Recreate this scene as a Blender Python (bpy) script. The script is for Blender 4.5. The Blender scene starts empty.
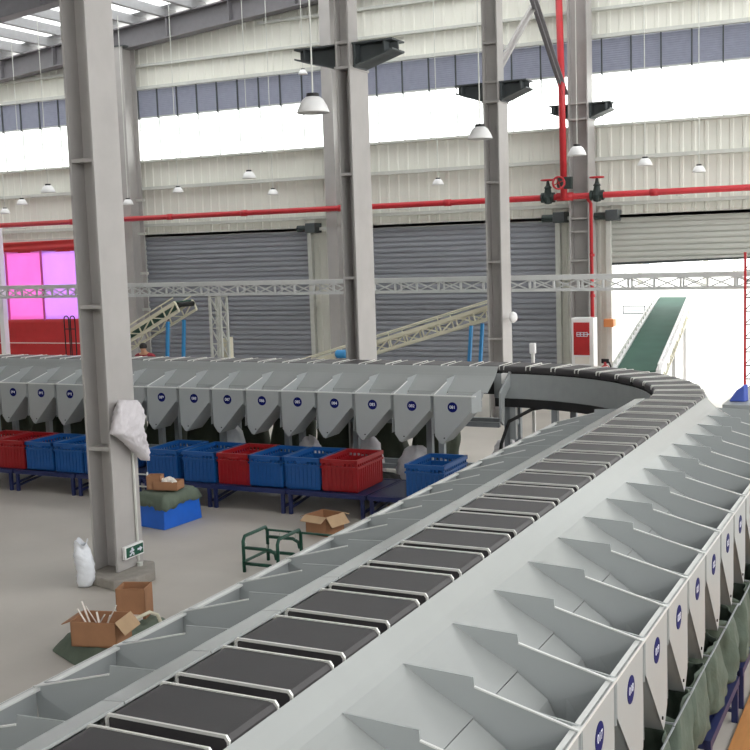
import bpy, bmesh, math, random
from mathutils import Vector, Matrix
random.seed(7)
R = math.radians
S = 2.2                    # metres per survey unit; survey origin = the photographer's eye
FLOOR = -2.08              # floor, in survey units below the eye
HC = -FLOOR * S
COL = bpy.context.scene.collection
F_PX, YAW, PITCH, ROLL = 1136.3, 0.459205, 0.111744, -0.033156

# ------------------------------------------------------------------ camera frame
_f = Vector((-math.sin(YAW)*math.cos(PITCH), math.cos(YAW)*math.cos(PITCH), -math.sin(PITCH)))
_r0 = Vector((math.cos(YAW), math.sin(YAW), 0)); _u0 = _r0.cross(_f)
_r = math.cos(ROLL)*_r0 + math.sin(ROLL)*_u0
_u = -math.sin(ROLL)*_r0 + math.cos(ROLL)*_u0
def _ray(x, y): return (x-375)*_r - (y-375)*_u + F_PX*_f
def atY(x, y, Y): d = _ray(x, y); return d*(Y/d.y)
def atX(x, y, X): d = _ray(x, y); return d*(X/d.x)
def atZ(x, y, Z): d = _ray(x, y); return d*(Z/d.z)
def W(p): return Vector((p[0]*S, p[1]*S, p[2]*S + HC))

# ------------------------------------------------------------------ materials
def mat(name, col, rough=.5, metal=0., spec=.5, var=.0, vscale=6., bump=0., bscale=40., stretch=None):
    m = bpy.data.materials.new(name); m.use_nodes = True
    nt = m.node_tree; b = nt.nodes['Principled BSDF']
    c = tuple(((v/255.)/12.92 if v/255. <= .04045 else ((v/255.+.055)/1.055)**2.4) for v in col)
    b.inputs['Base Color'].default_value = (*c, 1); b.inputs['Roughness'].default_value = rough
    b.inputs['Metallic'].default_value = metal; b.inputs['Specular IOR Level'].default_value = spec
    tc = nt.nodes.new('ShaderNodeTexCoord'); src = tc.outputs['Object']
    if stretch:
        mp = nt.nodes.new('ShaderNodeMapping'); mp.inputs['Scale'].default_value = stretch
        nt.links.new(src, mp.inputs['Vector']); src = mp.outputs['Vector']
    if var:
        n = nt.nodes.new('ShaderNodeTexNoise'); n.inputs['Scale'].default_value = vscale; n.inputs['Detail'].default_value = 5
        nt.links.new(src, n.inputs['Vector'])
        rp = nt.nodes.new('ShaderNodeValToRGB'); rp.color_ramp.elements[0].position = .3; rp.color_ramp.elements[1].position = .7
        rp.color_ramp.elements[0].color = (*[v*(1-var) for v in c], 1); rp.color_ramp.elements[1].color = (*[min(1, v*(1+var)) for v in c], 1)
        nt.links.new(n.outputs['Fac'], rp.inputs['Fac']); nt.links.new(rp.outputs['Color'], b.inputs['Base Color'])
    if bump:
        n2 = nt.nodes.new('ShaderNodeTexNoise'); n2.inputs['Scale'].default_value = bscale; n2.inputs['Detail'].default_value = 4
        nt.links.new(src, n2.inputs['Vector'])
        bp = nt.nodes.new('ShaderNodeBump'); bp.inputs['Strength'].default_value = bump; bp.inputs['Distance'].default_value = .02
        nt.links.new(n2.outputs['Fac'], bp.inputs['Height']); nt.links.new(bp.outputs['Normal'], b.inputs['Normal'])
    return m
def mat_sheet(name, col, translucent, transparent):
    m = bpy.data.materials.new(name); m.use_nodes = True; nt = m.node_tree; nt.nodes.clear()
    c = tuple((v/255.)**2.2 for v in col)
    o = nt.nodes.new('ShaderNodeOutputMaterial'); d = nt.nodes.new('ShaderNodeBsdfDiffuse'); t = nt.nodes.new('ShaderNodeBsdfTranslucent')
    p = nt.nodes.new('ShaderNodeBsdfTransparent'); a = nt.nodes.new('ShaderNodeMixShader'); e = nt.nodes.new('ShaderNodeMixShader')
    n = nt.nodes.new('ShaderNodeTexNoise'); tc = nt.nodes.new('ShaderNodeTexCoord'); n.inputs['Scale'].default_value = 1.2
    mx = nt.nodes.new('ShaderNodeMixRGB'); mx.inputs['Color1'].default_value = (*c, 1); mx.inputs['Color2'].default_value = (*[v*.86 for v in c], 1)
    nt.links.new(tc.outputs['Object'], n.inputs['Vector']); nt.links.new(n.outputs['Fac'], mx.inputs['Fac'])
    for s in (d, t): nt.links.new(mx.outputs['Color'], s.inputs['Color'])
    a.inputs['Fac'].default_value = translucent; e.inputs['Fac'].default_value = transparent
    nt.links.new(d.outputs[0], a.inputs[1]); nt.links.new(t.outputs[0], a.inputs[2])
    nt.links.new(a.outputs[0], e.inputs[1]); nt.links.new(p.outputs[0], e.inputs[2]); nt.links.new(e.outputs[0], o.inputs['Surface'])
    return m
def mat_glass(name):
    m = bpy.data.materials.new(name); m.use_nodes = True; nt = m.node_tree; nt.nodes.clear()
    o = nt.nodes.new('ShaderNodeOutputMaterial'); g = nt.nodes.new('ShaderNodeBsdfGlossy'); p = nt.nodes.new('ShaderNodeBsdfTransparent')
    g.inputs['Roughness'].default_value = .05; p.inputs['Color'].default_value = (.95, .97, .96, 1)
    x = nt.nodes.new('ShaderNodeMixShader'); x.inputs['Fac'].default_value = .05
    nt.links.new(p.outputs[0], x.inputs[1]); nt.links.new(g.outputs[0], x.inputs[2]); nt.links.new(x.outputs[0], o.inputs['Surface'])
    return m
M = dict(
 floor=mat('concrete_floor', (188,182,174), .55, var=.10, vscale=.5, bump=.04, bscale=20),
 cream=mat('cream_cladding', (231,231,222), .5, var=.03, vscale=.6),
 truss=mat('truss_paint', (208,210,210), .45, var=.04),
 wtrim=mat('galvanised_trim', (206,208,202), .45, var=.04),
 column=mat('column_paint', (172,169,167), .5, var=.05, vscale=2.5),
 dark=mat('dark_steel', (74,80,82), .5, var=.08),
 rafter=mat('rafter_paint', (120,118,122), .6, var=.05),
 purlin=mat('purlin_zinc', (150,150,152), .55, var=.05),
 roof=mat('roof_sheet', (190,192,196), .6),
 skylight=mat_sheet('skylight_sheet', (250,252,252), .9, .25),
 shutter=mat('shutter_slats', (146,149,157), .42, var=.04, vscale=1.),
 shutterl=mat('pale_shutter_slats', (190,192,186), .42, var=.03, vscale=1.),
 louver=mat('louver_slats', (146,150,166), .5, var=.06),
 glass=mat_glass('window_glass'),
 frame=mat('window_bar', (196,198,198), .5),
 red=mat('red_pipe_paint', (190,42,50), .4, var=.06),
 redbox=mat('red_panel', (176,40,42), .4, var=.12, vscale=3),
 valve=mat('valve_iron', (44,56,54), .5),
 sheet=mat('chute_paint', (163,167,166), .24, var=.02, vscale=1.5),
 panel=mat('chute_panel_paint', (166,171,172), .4, var=.02, vscale=2),
 chute_edge=mat('folded_edge', (222,224,222), .3),
 belt=mat('belt_rubber', (60,58,60), .5, var=.07, vscale=3, bump=.05, bscale=120),
 alu=mat('aluminium_bar', (228,228,224), .3, metal=.3),
 black=mat('black_steel', (26,26,27), .55),
 sorter=mat('sorter_grey', (150,155,156), .45, var=.04),
 legm=mat('sorter_leg', (140,146,150), .5, var=.05),
 disc=mat('navy_disc', (12,22,92), .6, spec=.15),
 white=mat('white_paint', (238,238,238), .4),
 letter=mat('white_lettering', (225,228,240), .5),
 blue=mat('blue_plastic', (22,82,148), .38, var=.05),
 crimson=mat('red_plastic', (150,26,32), .38, var=.06),
 rack=mat('navy_rack', (32,41,86), .45, var=.06),
 olive=mat('olive_sackcloth', (84,96,85), .8, var=.14, vscale=7, bump=.3, bscale=25),
 olive_shaded=mat('shaded_olive_sackcloth', (58,65,52), .8, var=.14, vscale=7, bump=.3, bscale=25),  # olive darkened in the colour to stand in for shade behind the far run
 tarp=mat('grey_green_tarp', (96,108,94), .7, var=.12, vscale=6, bump=.3, bscale=18),
 tarpblack=mat('black_tarp', (40,40,40), .6, var=.2, vscale=5, bump=.4, bscale=14),
 bluetarp=mat('blue_tarp', (28,100,205), .42, var=.06, bump=.1, bscale=6),
 card=mat('cardboard', (164,120,88), .8, var=.08, vscale=5),
 cardin=mat('cardboard_inside', (190,160,126), .8, var=.06),
 paper=mat('packing_paper', (232,226,218), .8),
 sackw=mat('white_woven_sack', (214,210,214), .7, var=.06, vscale=8, bump=.25, bscale=30),
 plastic=mat('clear_plastic', (226,230,236), .3, var=.05, bump=.3, bscale=25),
 green=mat('green_tube', (24,74,58), .4),
 signg=mat('sign_green', (10,82,62), .4),
 cream2=mat('cream_truss', (226,222,200), .45),
 gbelt=mat('green_belt', (66,98,86), .7, spec=.15, var=.08, vscale=2),
 skyblue=mat('sky_blue_paint', (60,146,206), .4),
 pink=mat_sheet('pink_tarpaulin', (240,162,222), .72, .0),
 lilac=mat_sheet('lilac_tarpaulin', (222,180,247), .75, .0),
 pinktape=mat('pink_tape', (206,96,150), .5),
 redtarp=mat('red_tarpaulin', (186,42,44), .5, var=.06, vscale=3, bump=.15, bscale=5),
 redband=mat_sheet('red_band', (226,60,58), .55, .0),
 blueplas=mat('blue_sheet', (70,92,178), .35, var=.1),
 ply=mat('plywood', (184,126,66), .55, var=.1, vscale=3, stretch=(6,1,1)),
 concrete=mat('rough_concrete', (150,145,138), .85, var=.12, vscale=6, bump=.4, bscale=18),
 skin=mat('skin', (196,148,120), .6), hair=mat('hair', (30,26,24), .6), jacket=mat('red_jacket', (150,36,50), .7), trousers=mat('dark_trousers', (46,50,62), .8),
 yard=mat('yard_concrete', (225,224,218), .8, var=.04, vscale=.3),
 leaf=mat('glare_leaves', (172,190,108), .8, var=.15), glare_bark=mat('glare_bark', (205,203,190), .8),  # tree colours lightened to imitate the overexposed glare of the yard
 van=mat('van_paint', (236,238,240), .4), glare_tyre=mat('glare_tyre', (150,150,152), .7), vglass=mat('van_glass', (150,158,166), .2),  # tyre colour lightened so the wheels wash out like the glaring yard
 orange=mat('orange_box', (214,140,84), .5),
)

# ------------------------------------------------------------------ mesh builder (survey units)
class MB:
    def __init__(s): s.v = []; s.f = []
    def add(s, vs, fs):
        n = len(s.v); s.v += [Vector(v) for v in vs]; s.f += [tuple(i+n for i in f) for f in fs]; return s
    def box(s, lo, hi):
        x0,y0,z0 = lo; x1,y1,z1 = hi
        return s.add([(x0,y0,z0),(x1,y0,z0),(x1,y1,z0),(x0,y1,z0),(x0,y0,z1),(x1,y0,z1),(x1,y1,z1),(x0,y1,z1)],
                     [(3,2,1,0),(4,5,6,7),(0,1,5,4),(1,2,6,5),(2,3,7,6),(3,0,4,7)])
    def bar(s, p, q, w, h, up=(0,0,1)):
        p = Vector(p); q = Vector(q); d = (q-p).normalized(); up = Vector(up)
        if abs(d.dot(up)) > .98: up = Vector((0,1,0))
        a = d.cross(up).normalized(); b = a.cross(d).normalized(); a *= w/2; b *= h/2
        return s.add([p-a-b,p+a-b,p+a+b,p-a+b,q-a-b,q+a-b,q+a+b,q-a+b],
                     [(0,1,2,3),(7,6,5,4),(0,4,5,1),(1,5,6,2),(2,6,7,3),(3,7,4,0)])
    def tube(s, pts, r, n=8, cap=True):
        pts = [Vector(p) for p in pts]; rings = []; base = len(s.v)
        ref = None
        for i, p in enumerate(pts):
            d = (pts[min(i+1,len(pts)-1)] - pts[max(i-1,0)]).normalized()
            if ref is None: ref = Vector((0,0,1)) if abs(d.z) < .9 else Vector((1,0,0))
            a = d.cross(ref).normalized(); b = a.cross(d).normalized(); ref = b
            s.v += [p + r*(math.cos(2*math.pi*k/n)*a + math.sin(2*math.pi*k/n)*b) for k in range(n)]
        for i in range(len(pts)-1):
            for k in range(n):
                k2 = (k+1) % n; o = base+i*n
                s.f.append((o+k, o+k2, o+n+k2, o+n+k))
        if cap:
            s.f.append(tuple(base+k for k in reversed(range(n)))); e = base+(len(pts)-1)*n; s.f.append(tuple(e+k for k in range(n)))
        return s
    def prism(s, poly, vec):            # planar polygon swept along vec
        vec = Vector(vec); n = len(poly); p = [Vector(v) for v in poly]
        return s.add(p + [v+vec for v in p], [tuple(reversed(range(n))), tuple(range(n,2*n))] + [(i,(i+1)%n,n+(i+1)%n,n+i) for i in range(n)])
    def lathe(s, prof, c=(0,0,0), n=20, axis='z', cap=False):
        base = len(s.v); c = Vector(c)
        for (r, z) in prof:
            for k in range(n):
                a = 2*math.pi*k/n; v = (r*math.cos(a), r*math.sin(a), z)
                if axis == 'y': v = (v[0], v[2], v[1])
                if axis == 'x': v = (v[2], v[0], v[1])
                s.v.append(c+Vector(v))
        for i in range(len(prof)-1):
            for k in range(n):
                k2 = (k+1)%n; s.f.append((base+i*n+k, base+i*n+k2, base+(i+1)*n+k2, base+(i+1)*n+k))
        if cap:
            s.f.append(tuple(base+k for k in range(n))); s.f.append(tuple(base+(len(prof)-1)*n+k for k in range(n)))
        return s
    def grid(s, fn, nu, nv, closed=False):
        base = len(s.v)
        for i in range(nu+1):
            for j in range(nv+(0 if closed else 1)): s.v.append(Vector(fn(i/nu, j/nv)))
        w = nv if closed else nv+1
        for i in range(nu):
            for j in range(nv):
                j2 = (j+1) % w; s.f.append((base+i*w+j, base+i*w+j2, base+(i+1)*w+j2, base+(i+1)*w+j))
        return s
    def build(s, name, m, parent=None, org=None, smooth=False, bevel=0, solid=0):
        me = bpy.data.meshes.new(name)
        if org is None:
            vs = [W(v) for v in s.v]; loc = Vector((0,0,0))
            if parent is None:
                xs = [v.x for v in vs]; ys = [v.y for v in vs]; zs = [v.z for v in vs]
                loc = Vector(((min(xs)+max(xs))/2, (min(ys)+max(ys))/2, min(zs))); vs = [v-loc for v in vs]
            elif '_w' in parent: 
                o = Vector(parent['_w']); vs = [v-o for v in vs]
        else: vs = [v*S for v in s.v]; loc = Vector((0,0,0))
        me.from_pydata([tuple(v) for v in vs], [], s.f); me.update()
        bm = bmesh.new(); bm.from_mesh(me); bmesh.ops.recalc_face_normals(bm, faces=bm.faces); bm.to_mesh(me); bm.free()
        me.materials.append(M[m] if isinstance(m, str) else m)
        if smooth:
            for p in me.polygons: p.use_smooth = True
        o = bpy.data.objects.new(name, me); COL.objects.link(o); o.location = loc
        if parent is not None:
            o.parent = parent
            if org is None and '_w' in parent: o['_w'] = list(parent['_w'])
        if bevel:
            b = o.modifiers.new('bevel', 'BEVEL'); b.width = bevel*S; b.segments = 2; b.limit_method = 'ANGLE'
        if solid:
            b = o.modifiers.new('solid', 'SOLIDIFY'); b.thickness = solid*S; b.offset = 0
        return o
def tag(o, label=None, cat=None, group=None, kind=None):
    if label: o['label'] = label
    if cat: o['category'] = cat
    if group: o['group'] = group
    if kind: o['kind'] = kind
    return o
def thing(name, p, label=None, cat=None, group=None, kind=None):
    o = bpy.data.objects.new(name, None); COL.objects.link(o); o.location = W(p); o['_w'] = list(W(p)); o.empty_display_size = .1
    return tag(o, label, cat, group, kind)
def local_thing(name, label=None, cat=None, group=None):
    o = bpy.data.objects.new(name, None); COL.objects.link(o); o.empty_display_size = .1
    return tag(o, label, cat, group)
KIDS = {}
def copy_tree(o, parent=None):
    c = o.copy(); COL.objects.link(c)
    if parent is not None: c.parent = parent
    for ch in [k for k in bpy.data.objects if k.parent == o]: copy_tree(ch, c)
    return c
ORD = ('first second third fourth fifth sixth seventh eighth ninth tenth eleventh twelfth thirteenth fourteenth fifteenth sixteenth seventeenth '
       'eighteenth nineteenth twentieth twenty-first twenty-second twenty-third twenty-fourth twenty-fifth twenty-sixth twenty-seventh twenty-eighth '
       'twenty-ninth thirtieth thirty-first thirty-second thirty-third thirty-fourth thirty-fifth thirty-sixth thirty-seventh thirty-eighth').split()
def hsh(*a):
    x = math.sin(sum((i+1)*12.9898*v for i, v in enumerate(a)))*43758.5453; return x-math.floor(x)
def wob(a, b, sd): return math.sin(a*3.1+sd)*.5 + math.sin(a*5.7-b*4.3+sd*2.1)*.3 + math.sin(b*7.9+a*2.2+sd*.7)*.3

# ================================================================== SETTING
YW = 15.6                                   # face of the far wall
def rz(X): return 3.42+.0915*(X+14.9) if X < 2 else 3.42+.0915*16.9-.0915*(X-2)   # top of rafters along X
XL, XR, YB = -21., 5., -5.
b = MB(); b.box((XL,YB,FLOOR-.1),(XR,YW+.3,FLOOR)); tag(b.build('floor','floor'), kind='structure')
b = MB(); b.box((-60,YW+.3,FLOOR-.15),(40,75,FLOOR-.02)); tag(b.build('yard_ground','yard'), kind='structure')

def corr(mb, x0, x1, zf0, zf1, y=YW, pitch=.16, dep=.010, sgn=1):
    n = max(1, round((x1-x0)/pitch)); p = (x1-x0)/n; xs = []
    for i in range(n):
        a = x0+i*p; xs += [(a,0),(a+p*.62,0),(a+p*.70,1),(a+p*.92,1)]
    xs.append((x1,0))
    g = lambda v, x: v(x) if callable(v) else v
    for (xa,ha),(xb,hb) in zip(xs, xs[1:]):
        mb.add([(xa,y-ha*dep*sgn,g(zf0,xa)),(xb,y-hb*dep*sgn,g(zf0,xb)),(xb,y-hb*dep*sgn,g(zf1,xb)),(xa,y-ha*dep*sgn,g(zf1,xa))],[(0,1,2,3)])
SILL, LB, LT = 1.541, 2.262, 2.73
DT = .0182*YW                               # door head height
DOORS = [(-18.,-12.75), (-11.9,-8.76), (-7.92,-4.78), (-4.0,-.85), (.05,3.2)]
b = MB()
corr(b, XL, XR, LT, lambda X: rz(X)+.05)
corr(b, XL, XR, DT, SILL)
corr(b, DOORS[0][0], DOORS[0][1], .0168*YW, DT)
edge = XL
for d0, d1 in DOORS:
    corr(b, edge, d0, FLOOR, DT); edge = d1
corr(b, edge, XR, FLOOR, DT)
tag(b.build('wall_back','cream', solid=.004), kind='structure')
# unseen outer walls; front and low right ones added to cut sky light
b = MB(); b.box((XL-.1,YB,FLOOR),(XL,YW+.1,5.)); tag(b.build('wall_left','cream'), kind='structure')
b = MB(); b.box((XR,YB,FLOOR),(XR+.1,YW+.1,.35)); tag(b.build('wall_right_light_block','cream'), kind='structure')
b = MB(); b.box((XL,YB-.1,FLOOR),(XR,YB,3.2)); tag(b.build('wall_front_light_block','cream'), kind='structure')

# girts and flashings along the wall
def hbar(name, z, y, w, h, x0=XL, x1=XR, m='wtrim'):
    q = MB(); q.box((x0,y-w/2,z-h/2),(x1,y+w/2,z+h/2)); return tag(q.build(name, m), kind='structure')
hbar('trim_1', SILL, YW-.05, .12, .03, m='wtrim'); hbar('trim_2', LT, YW-.05, .1, .05)
hbar('trim_3', .0703*YW, YW-.07, .08, .05); hbar('trim_4', .0312*YW, YW-.05, .06, .045)
hbar('trim_5', .198*YW, YW-.06, .08, .04); hbar('trim_6', DT+.03, YW-.06, .08, .05)
hbar('trim_7', .225*YW, YW-.06, .08, .04, x0=-9.5)

# windows with louvre bands, one per bay between wall columns
WC = [-16.2, -12.32, -8.38, -4.53, -.5, 3.5]
wi = 0
for a, c in zip([XL]+WC, WC+[XR]):
    wi += 1
    if c-a < .3: continue
    x0, x1 = a+.02, c-.02
    o = thing('window_%d' % wi, ((x0+x1)/2, YW, SILL), kind='structure')
    n = max(2, round((x1-x0)/.41)); f = MB()
    f.box((x0,YW-.02,LB-.012),(x1,YW+.03,LB+.012))
    for i in range(n+1):
        x = x0+(x1-x0)*i/n; f.box((x-.005,YW-.015,SILL),(x+.005,YW+.02,LB))
    f.build('window_frame','frame',o)
    g = MB(); g.box((x0,YW+.022,SILL),(x1,YW+.028,LB)); g.build('pane','glass',o)
    l = MB(); m_ = 15
    for i in range(m_):
        z = LB+.01+(LT-LB-.03)*(i+.5)/m_; hh = (LT-LB)/m_*.62
        l.add([(x0,YW-.02,z-hh),(x1,YW-.02,z-hh),(x1,YW+.02,z+hh),(x0,YW+.02,z+hh)],[(0,1,2,3)])
    l.build('louver_band','louver',o, solid=.004)
    p = MB()
    for i in range(n+1):
        x = x0+(x1-x0)*i/n; p.box((x-.008,YW-.045,LB-.03),(x+.008,YW-.02,LT-.02))
    p.build('louver_post','dark',o)

# roller shutters
def shutter(name, x0, x1, zb0, zb1, m, frame=True):
    o = thing(name, ((x0+x1)/2, YW-.03, zb0), kind='structure')
    q = MB(); p = .078; z = DT+.01; zb = min(zb0, zb1); rows = int((z-zb)/p)+1
    prof = [(0,0),(.10,.016),(.5,.022),(.80,.018),(.9,0),(1,0)]
    for i in range(rows):
        for (t0,h0),(t1,h1) in zip(prof, prof[1:]):
            za, zc = z-p*(i+t0), z-p*(i+t1)
            zl = lambda zz, k: max(zz, zb0 if k == 0 else zb1)
            q.add([(x0,YW-.03-h0,zl(za,0)),(x1,YW-.03-h0,zl(za,1)),(x1,YW-.03-h1,zl(zc,1)),(x0,YW-.03-h1,zl(zc,0))],[(0,1,2,3)])
    q.build('slat_curtain', m, o, solid=.004)
    e = MB(); e.bar((x0,YW-.035,zb0),(x1,YW-.035,zb1),.03,.035); e.build('bottom_bar','dark' if zb0 > FLOOR+.2 else 'wtrim',o)
    g = MB()
    for x in (x0-.03, x1+.03): g.box((x-.035,YW-.09,FLOOR),(x+.035,YW-.01,DT+.02))
    g.build('guide_rail','wtrim',o)
    h = MB(); h.box((x0-.05,YW-.1,DT+.0),(x1+.05,YW-.02,DT+.05)); h.build('head_box','wtrim',o)
    return o
shutter('door_1', *DOORS[1], FLOOR+.02, FLOOR+.02, 'shutter')
shutter('door_2', *DOORS[2], FLOOR+.02, FLOOR+.02, 'shutter')
pz0, pz1 = atY(613,264,YW-.03).z, atY(712,257,YW-.03)
sl = (pz1.z-pz0)/(pz1.x+4.0)
shutter('door_3', *DOORS[3], pz0, pz0+sl*(DOORS[3][1]+4.0)*.55, 'shutterl')

# motors at the shutter heads
for i, (x, lab) in enumerate([(DOORS[1][1]+.1, 'dark shutter motor at the right head of the first grey shutter'),
                              (DOORS[2][1]+.06, 'dark shutter motor by the red wheel valves at the second shutter'),
                              (DOORS[3][0]+.02, 'dark shutter motor at the left head of the raised pale shutter')]):
    o = thing('shutter_motor', (x, YW-.2, DT-.02), lab, 'motor', 'motors of the roller shutters')
    q = MB(); q.box((x-.05,YW-.25,DT-.03),(x+.12,YW-.015,DT+.12)); q.build('housing','dark',o,bevel=.01)
    q = MB(); q.lathe([(.001,-.16),(.05,-.16),(.05,0),(.001,0)],(x-.06,YW-.17,DT+.04),12,'x'); q.build('drum','valve',o)
    q = MB(); q.tube([(x+.02,YW-.24,DT-.02),(x+.02,YW-.25,DT-.5),(x+.04,YW-.25,DT-.9)],.006,5); q.build('hand_chain','wtrim',o)

# roof
b = MB()
for y0, y1 in [(YB,6.0),(6.6,12.0),(15.3,YW+.4)]:
    for xa, xb in [(XL,2),(2,XR)]:
        b.add([(xa,y0,rz(xa)+.17),(xb,y0,rz(xb)+.17),(xb,y1,rz(xb)+.17),(xa,y1,rz(xa)+.17)],[(0,1,2,3)])
tag(b.build('ceiling','roof', solid=.01), kind='structure')
b = MB()
for y0, y1 in [(6.0,6.6),(12.0,15.3)]:
    for xa, xb in [(XL,2),(2,XR)]:
        b.add([(xa,y0,rz(xa)+.17),(xb,y0,rz(xb)+.17),(xb,y1,rz(xb)+.17),(xa,y1,rz(xa)+.17)],[(0,1,2,3)])
tag(b.build('ceiling_skylight','skylight', solid=.004), kind='structure')
xx = -20.6; k = 0
while xx < XR:
    b = MB(); z = rz(xx)
    b.box((xx-.012,YB,z+.01),(xx+.012,YW+.1,z+.16)); b.box((xx-.012,YB,z+.0),(xx+.06,YW+.1,z+.018))
    k += 1; tag(b.build('ceiling_purlin','purlin'), kind='structure'); xx += .59
for i, y in enumerate([YW-.22, 12.5, 9.25, 5.72]):
    b = MB()
    for xa, xb in [(XL,2),(2,XR)]:
        za, zb = rz(xa), rz(xb); dp = .33
        b.prism([(xa,y-.01,za),(xb,y-.01,zb),(xb,y-.01,zb-dp),(xa,y-.01,za-dp)],(0,.02,0))
        b.prism([(xa,y-.11,za),(xb,y-.11,zb),(xb,y-.11,zb-.02),(xa,y-.11,za-.02)],(0,.22,0))
        b.prism([(xa,y-.11,za-dp),(xb,y-.11,zb-dp),(xb,y-.11,zb-dp-.02),(xa,y-.11,za-dp-.02)],(0,.22,0))
        x = xa+.5
        while x < xb: b.box((x-.01,y-.1,rz(x)-dp),(x+.01,y+.1,rz(x))); x += 1.18
    tag(b.build('ceiling_rafter','rafter'), kind='structure')

# ================================================================== STEEL COLUMNS
def column(xl, xr, y0, y1, y1top, ztop, label, corbel=None, stiff=(), footing=False, name='steel_column', zc=(1.60,1.82)):
    xc, yc = (xl+xr)/2, (y0+y1)/2; t = .016
    base = FLOOR + (.07 if footing else 0)
    o = thing(name, (xc, yc, base), label, 'column', 'steel columns of the hall')
    zt = zc[0]
    w = MB(); w.box((xl+t,yc-.01,base),(xr-t,yc+.01,zt)); w.build('web','column',o)
    for x in (xl, xr-t):
        f = MB(); f.box((x,y0,base),(x+t,y1,zt)); f.build('flange','column',o)
    st = MB()
    for z in stiff: st.box((xl+t,y0+.005,z-.012),(xr-t,y1-.005,z+.012))
    st.box((xl-.01,y0-.01,zt-.012),(xr+.01,y1+.01,zt+.012)); st.box((xl+t,y0+.005,zc[1]-.012),(xr-t,y1top-.005,zc[1]+.012))
    st.build('stiffener_plate','column',o)
    ys = y0+.0; u = MB()
    ym = (ys+y1top)/2
    u.box((xl+t,ym-.01,zt+.012),(xr-t,ym+.01,ztop)); u.box((xl,ys,zt+.012),(xl+t,y1top,ztop)); u.box((xr-t,ys,zt+.012),(xr,y1top,ztop))
    u.build('upper_shaft','column',o)
    if corbel:
        for sgn, L in ((-1, corbel[0]), (1, corbel[1])):
            x0 = xl if sgn < 0 else xr; x1 = x0+sgn*L; c = MB(); dz = zc[1]; zb = zc[0]; ztip = zc[1]-.10
            c.prism([(x0,yc-.012,dz),(x1,yc-.012,dz),(x1,yc-.012,ztip),(x0,yc-.012,zb)],(0,.024,0))
            hw = .13
            c.prism([(x0,yc-hw,dz),(x1,yc-hw,dz),(x1,yc-hw,dz-.015),(x0,yc-hw,dz-.015)],(0,2*hw,0))
            c.prism([(x0,yc-hw,zb),(x1,yc-hw,ztip),(x1,yc-hw,ztip+.015),(x0,yc-hw,zb+.015)],(0,2*hw,0))
            xm = x0+sgn*L*.78; c.box((xm-.008,yc-hw+.01,zb+(ztip-zb)*.78),(xm+.008,yc+hw-.01,dz)); c.box((x0+sgn*.02-.008,yc-hw+.01,zb),(x0+sgn*.02+.008,yc+hw-.01,dz))
            c.build('crane_corbel','dark',o)
    return o
c1 = column(-4.84,-4.645,5.60,5.86,5.78, 4.33,'nearest grey steel column, with the exit sign and draped sack', None,
            stiff=[atY(85,160,5.6).z, atY(90,307,5.6).z, atY(95,449,5.6).z], zc=(1.62,1.86), footing=True)
c2 = column(-4.84,-4.70,9.2,9.56,9.38, 4.33,'grey steel column with dark corbels standing behind the sorter, second from the front', (.45,.40),
            stiff=[atY(349,174,9.2).z, atY(350,278,9.2).z], zc=(1.60,1.82))
c3 = column(-4.65,-4.465,12.4,12.71,12.6, 4.33,'grey steel column carrying the white wall fan and a diagonal brace', (.35,.32),
            stiff=[atY(492,182,12.4).z, atY(494,262,12.4).z, atY(496,339,12.4).z, 2.25], zc=(1.60,1.82))
c4 = column(-4.47,-4.20,YW-.45,YW-.1,YW-.2, 4.33,'grey wall column behind the red pipe valves, with dark corbels', (.28,.29),
            stiff=[.55,.30,.12,-.27,-.62], zc=(1.62,1.83), name='wall_column')
for x, lab in ((atY(123,150,15.15).x,'pale wall column seen just right of the nearest column'), (atY(329,150,15.15).x,'pale wall column left of the second corbelled column'),
               (-16.3,'pale wall column beyond the pink tarpaulin at the far left')):
    o = thing('wall_column',(x,YW-.3,FLOOR),lab,'column','steel columns of the hall'); zt = rz(x)-.33
    for y in (YW-.45,YW-.14):
        q = MB(); q.box((x-.09,y,FLOOR),(x+.09,y+.02,zt)); q.build('flange','column',o)
    q = MB(); q.box((x-.01,YW-.43,FLOOR),(x+.01,YW-.14,zt)); q.build('web','column',o)
    q = MB(); q.box((x-.13,YW-.47,zt),(x+.13,YW-.1,zt+.02)); q.build('cap_plate','dark',o)
    for z in (.9,.35,-.3,-.9):
        q = MB(); q.box((x+.09,YW-.3,z-.02),(x+.24,YW-.26,z+.02)); q.build('bracket','wtrim',o)
# concrete footing under the front column
b = MB(); fz = FLOOR+.068
b.prism([(-4.89,5.53,FLOOR),(-4.56,5.45,FLOOR),(-4.47,5.56,FLOOR),(-4.46,5.74,FLOOR),(-4.60,5.92,FLOOR),(-4.88,5.92,FLOOR)],(0,0,.068))
tag(b.build('column_footing','concrete',bevel=.012),'rough concrete footing around the foot of the front column','footing')
# brace between the columns
o = thing('diagonal_brace', (-4.55,12.75,2.0),'crossed steel angle braces high between the two rear columns','brace')
mid = Vector((-4.55,14.0,2.9))
for a, c in ((Vector((-4.55,12.75,2.02)),Vector((-4.55,15.3,3.8))), (Vector((-4.55,15.12,1.95)),Vector((-4.55,12.75,3.85)))):
    q = MB(); dx = .05 if a.y > 14 else -.02
    q.bar(a+Vector((dx,0,0)),c+Vector((dx,0,0)),.02,.1,up=(1,0,0)); q.bar(a+Vector((dx,0,0)),c+Vector((dx,0,0)),.08,.02,up=(1,0,0)); q.build('brace_bar','column' if a.y < 14 else 'rafter',o)

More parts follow.
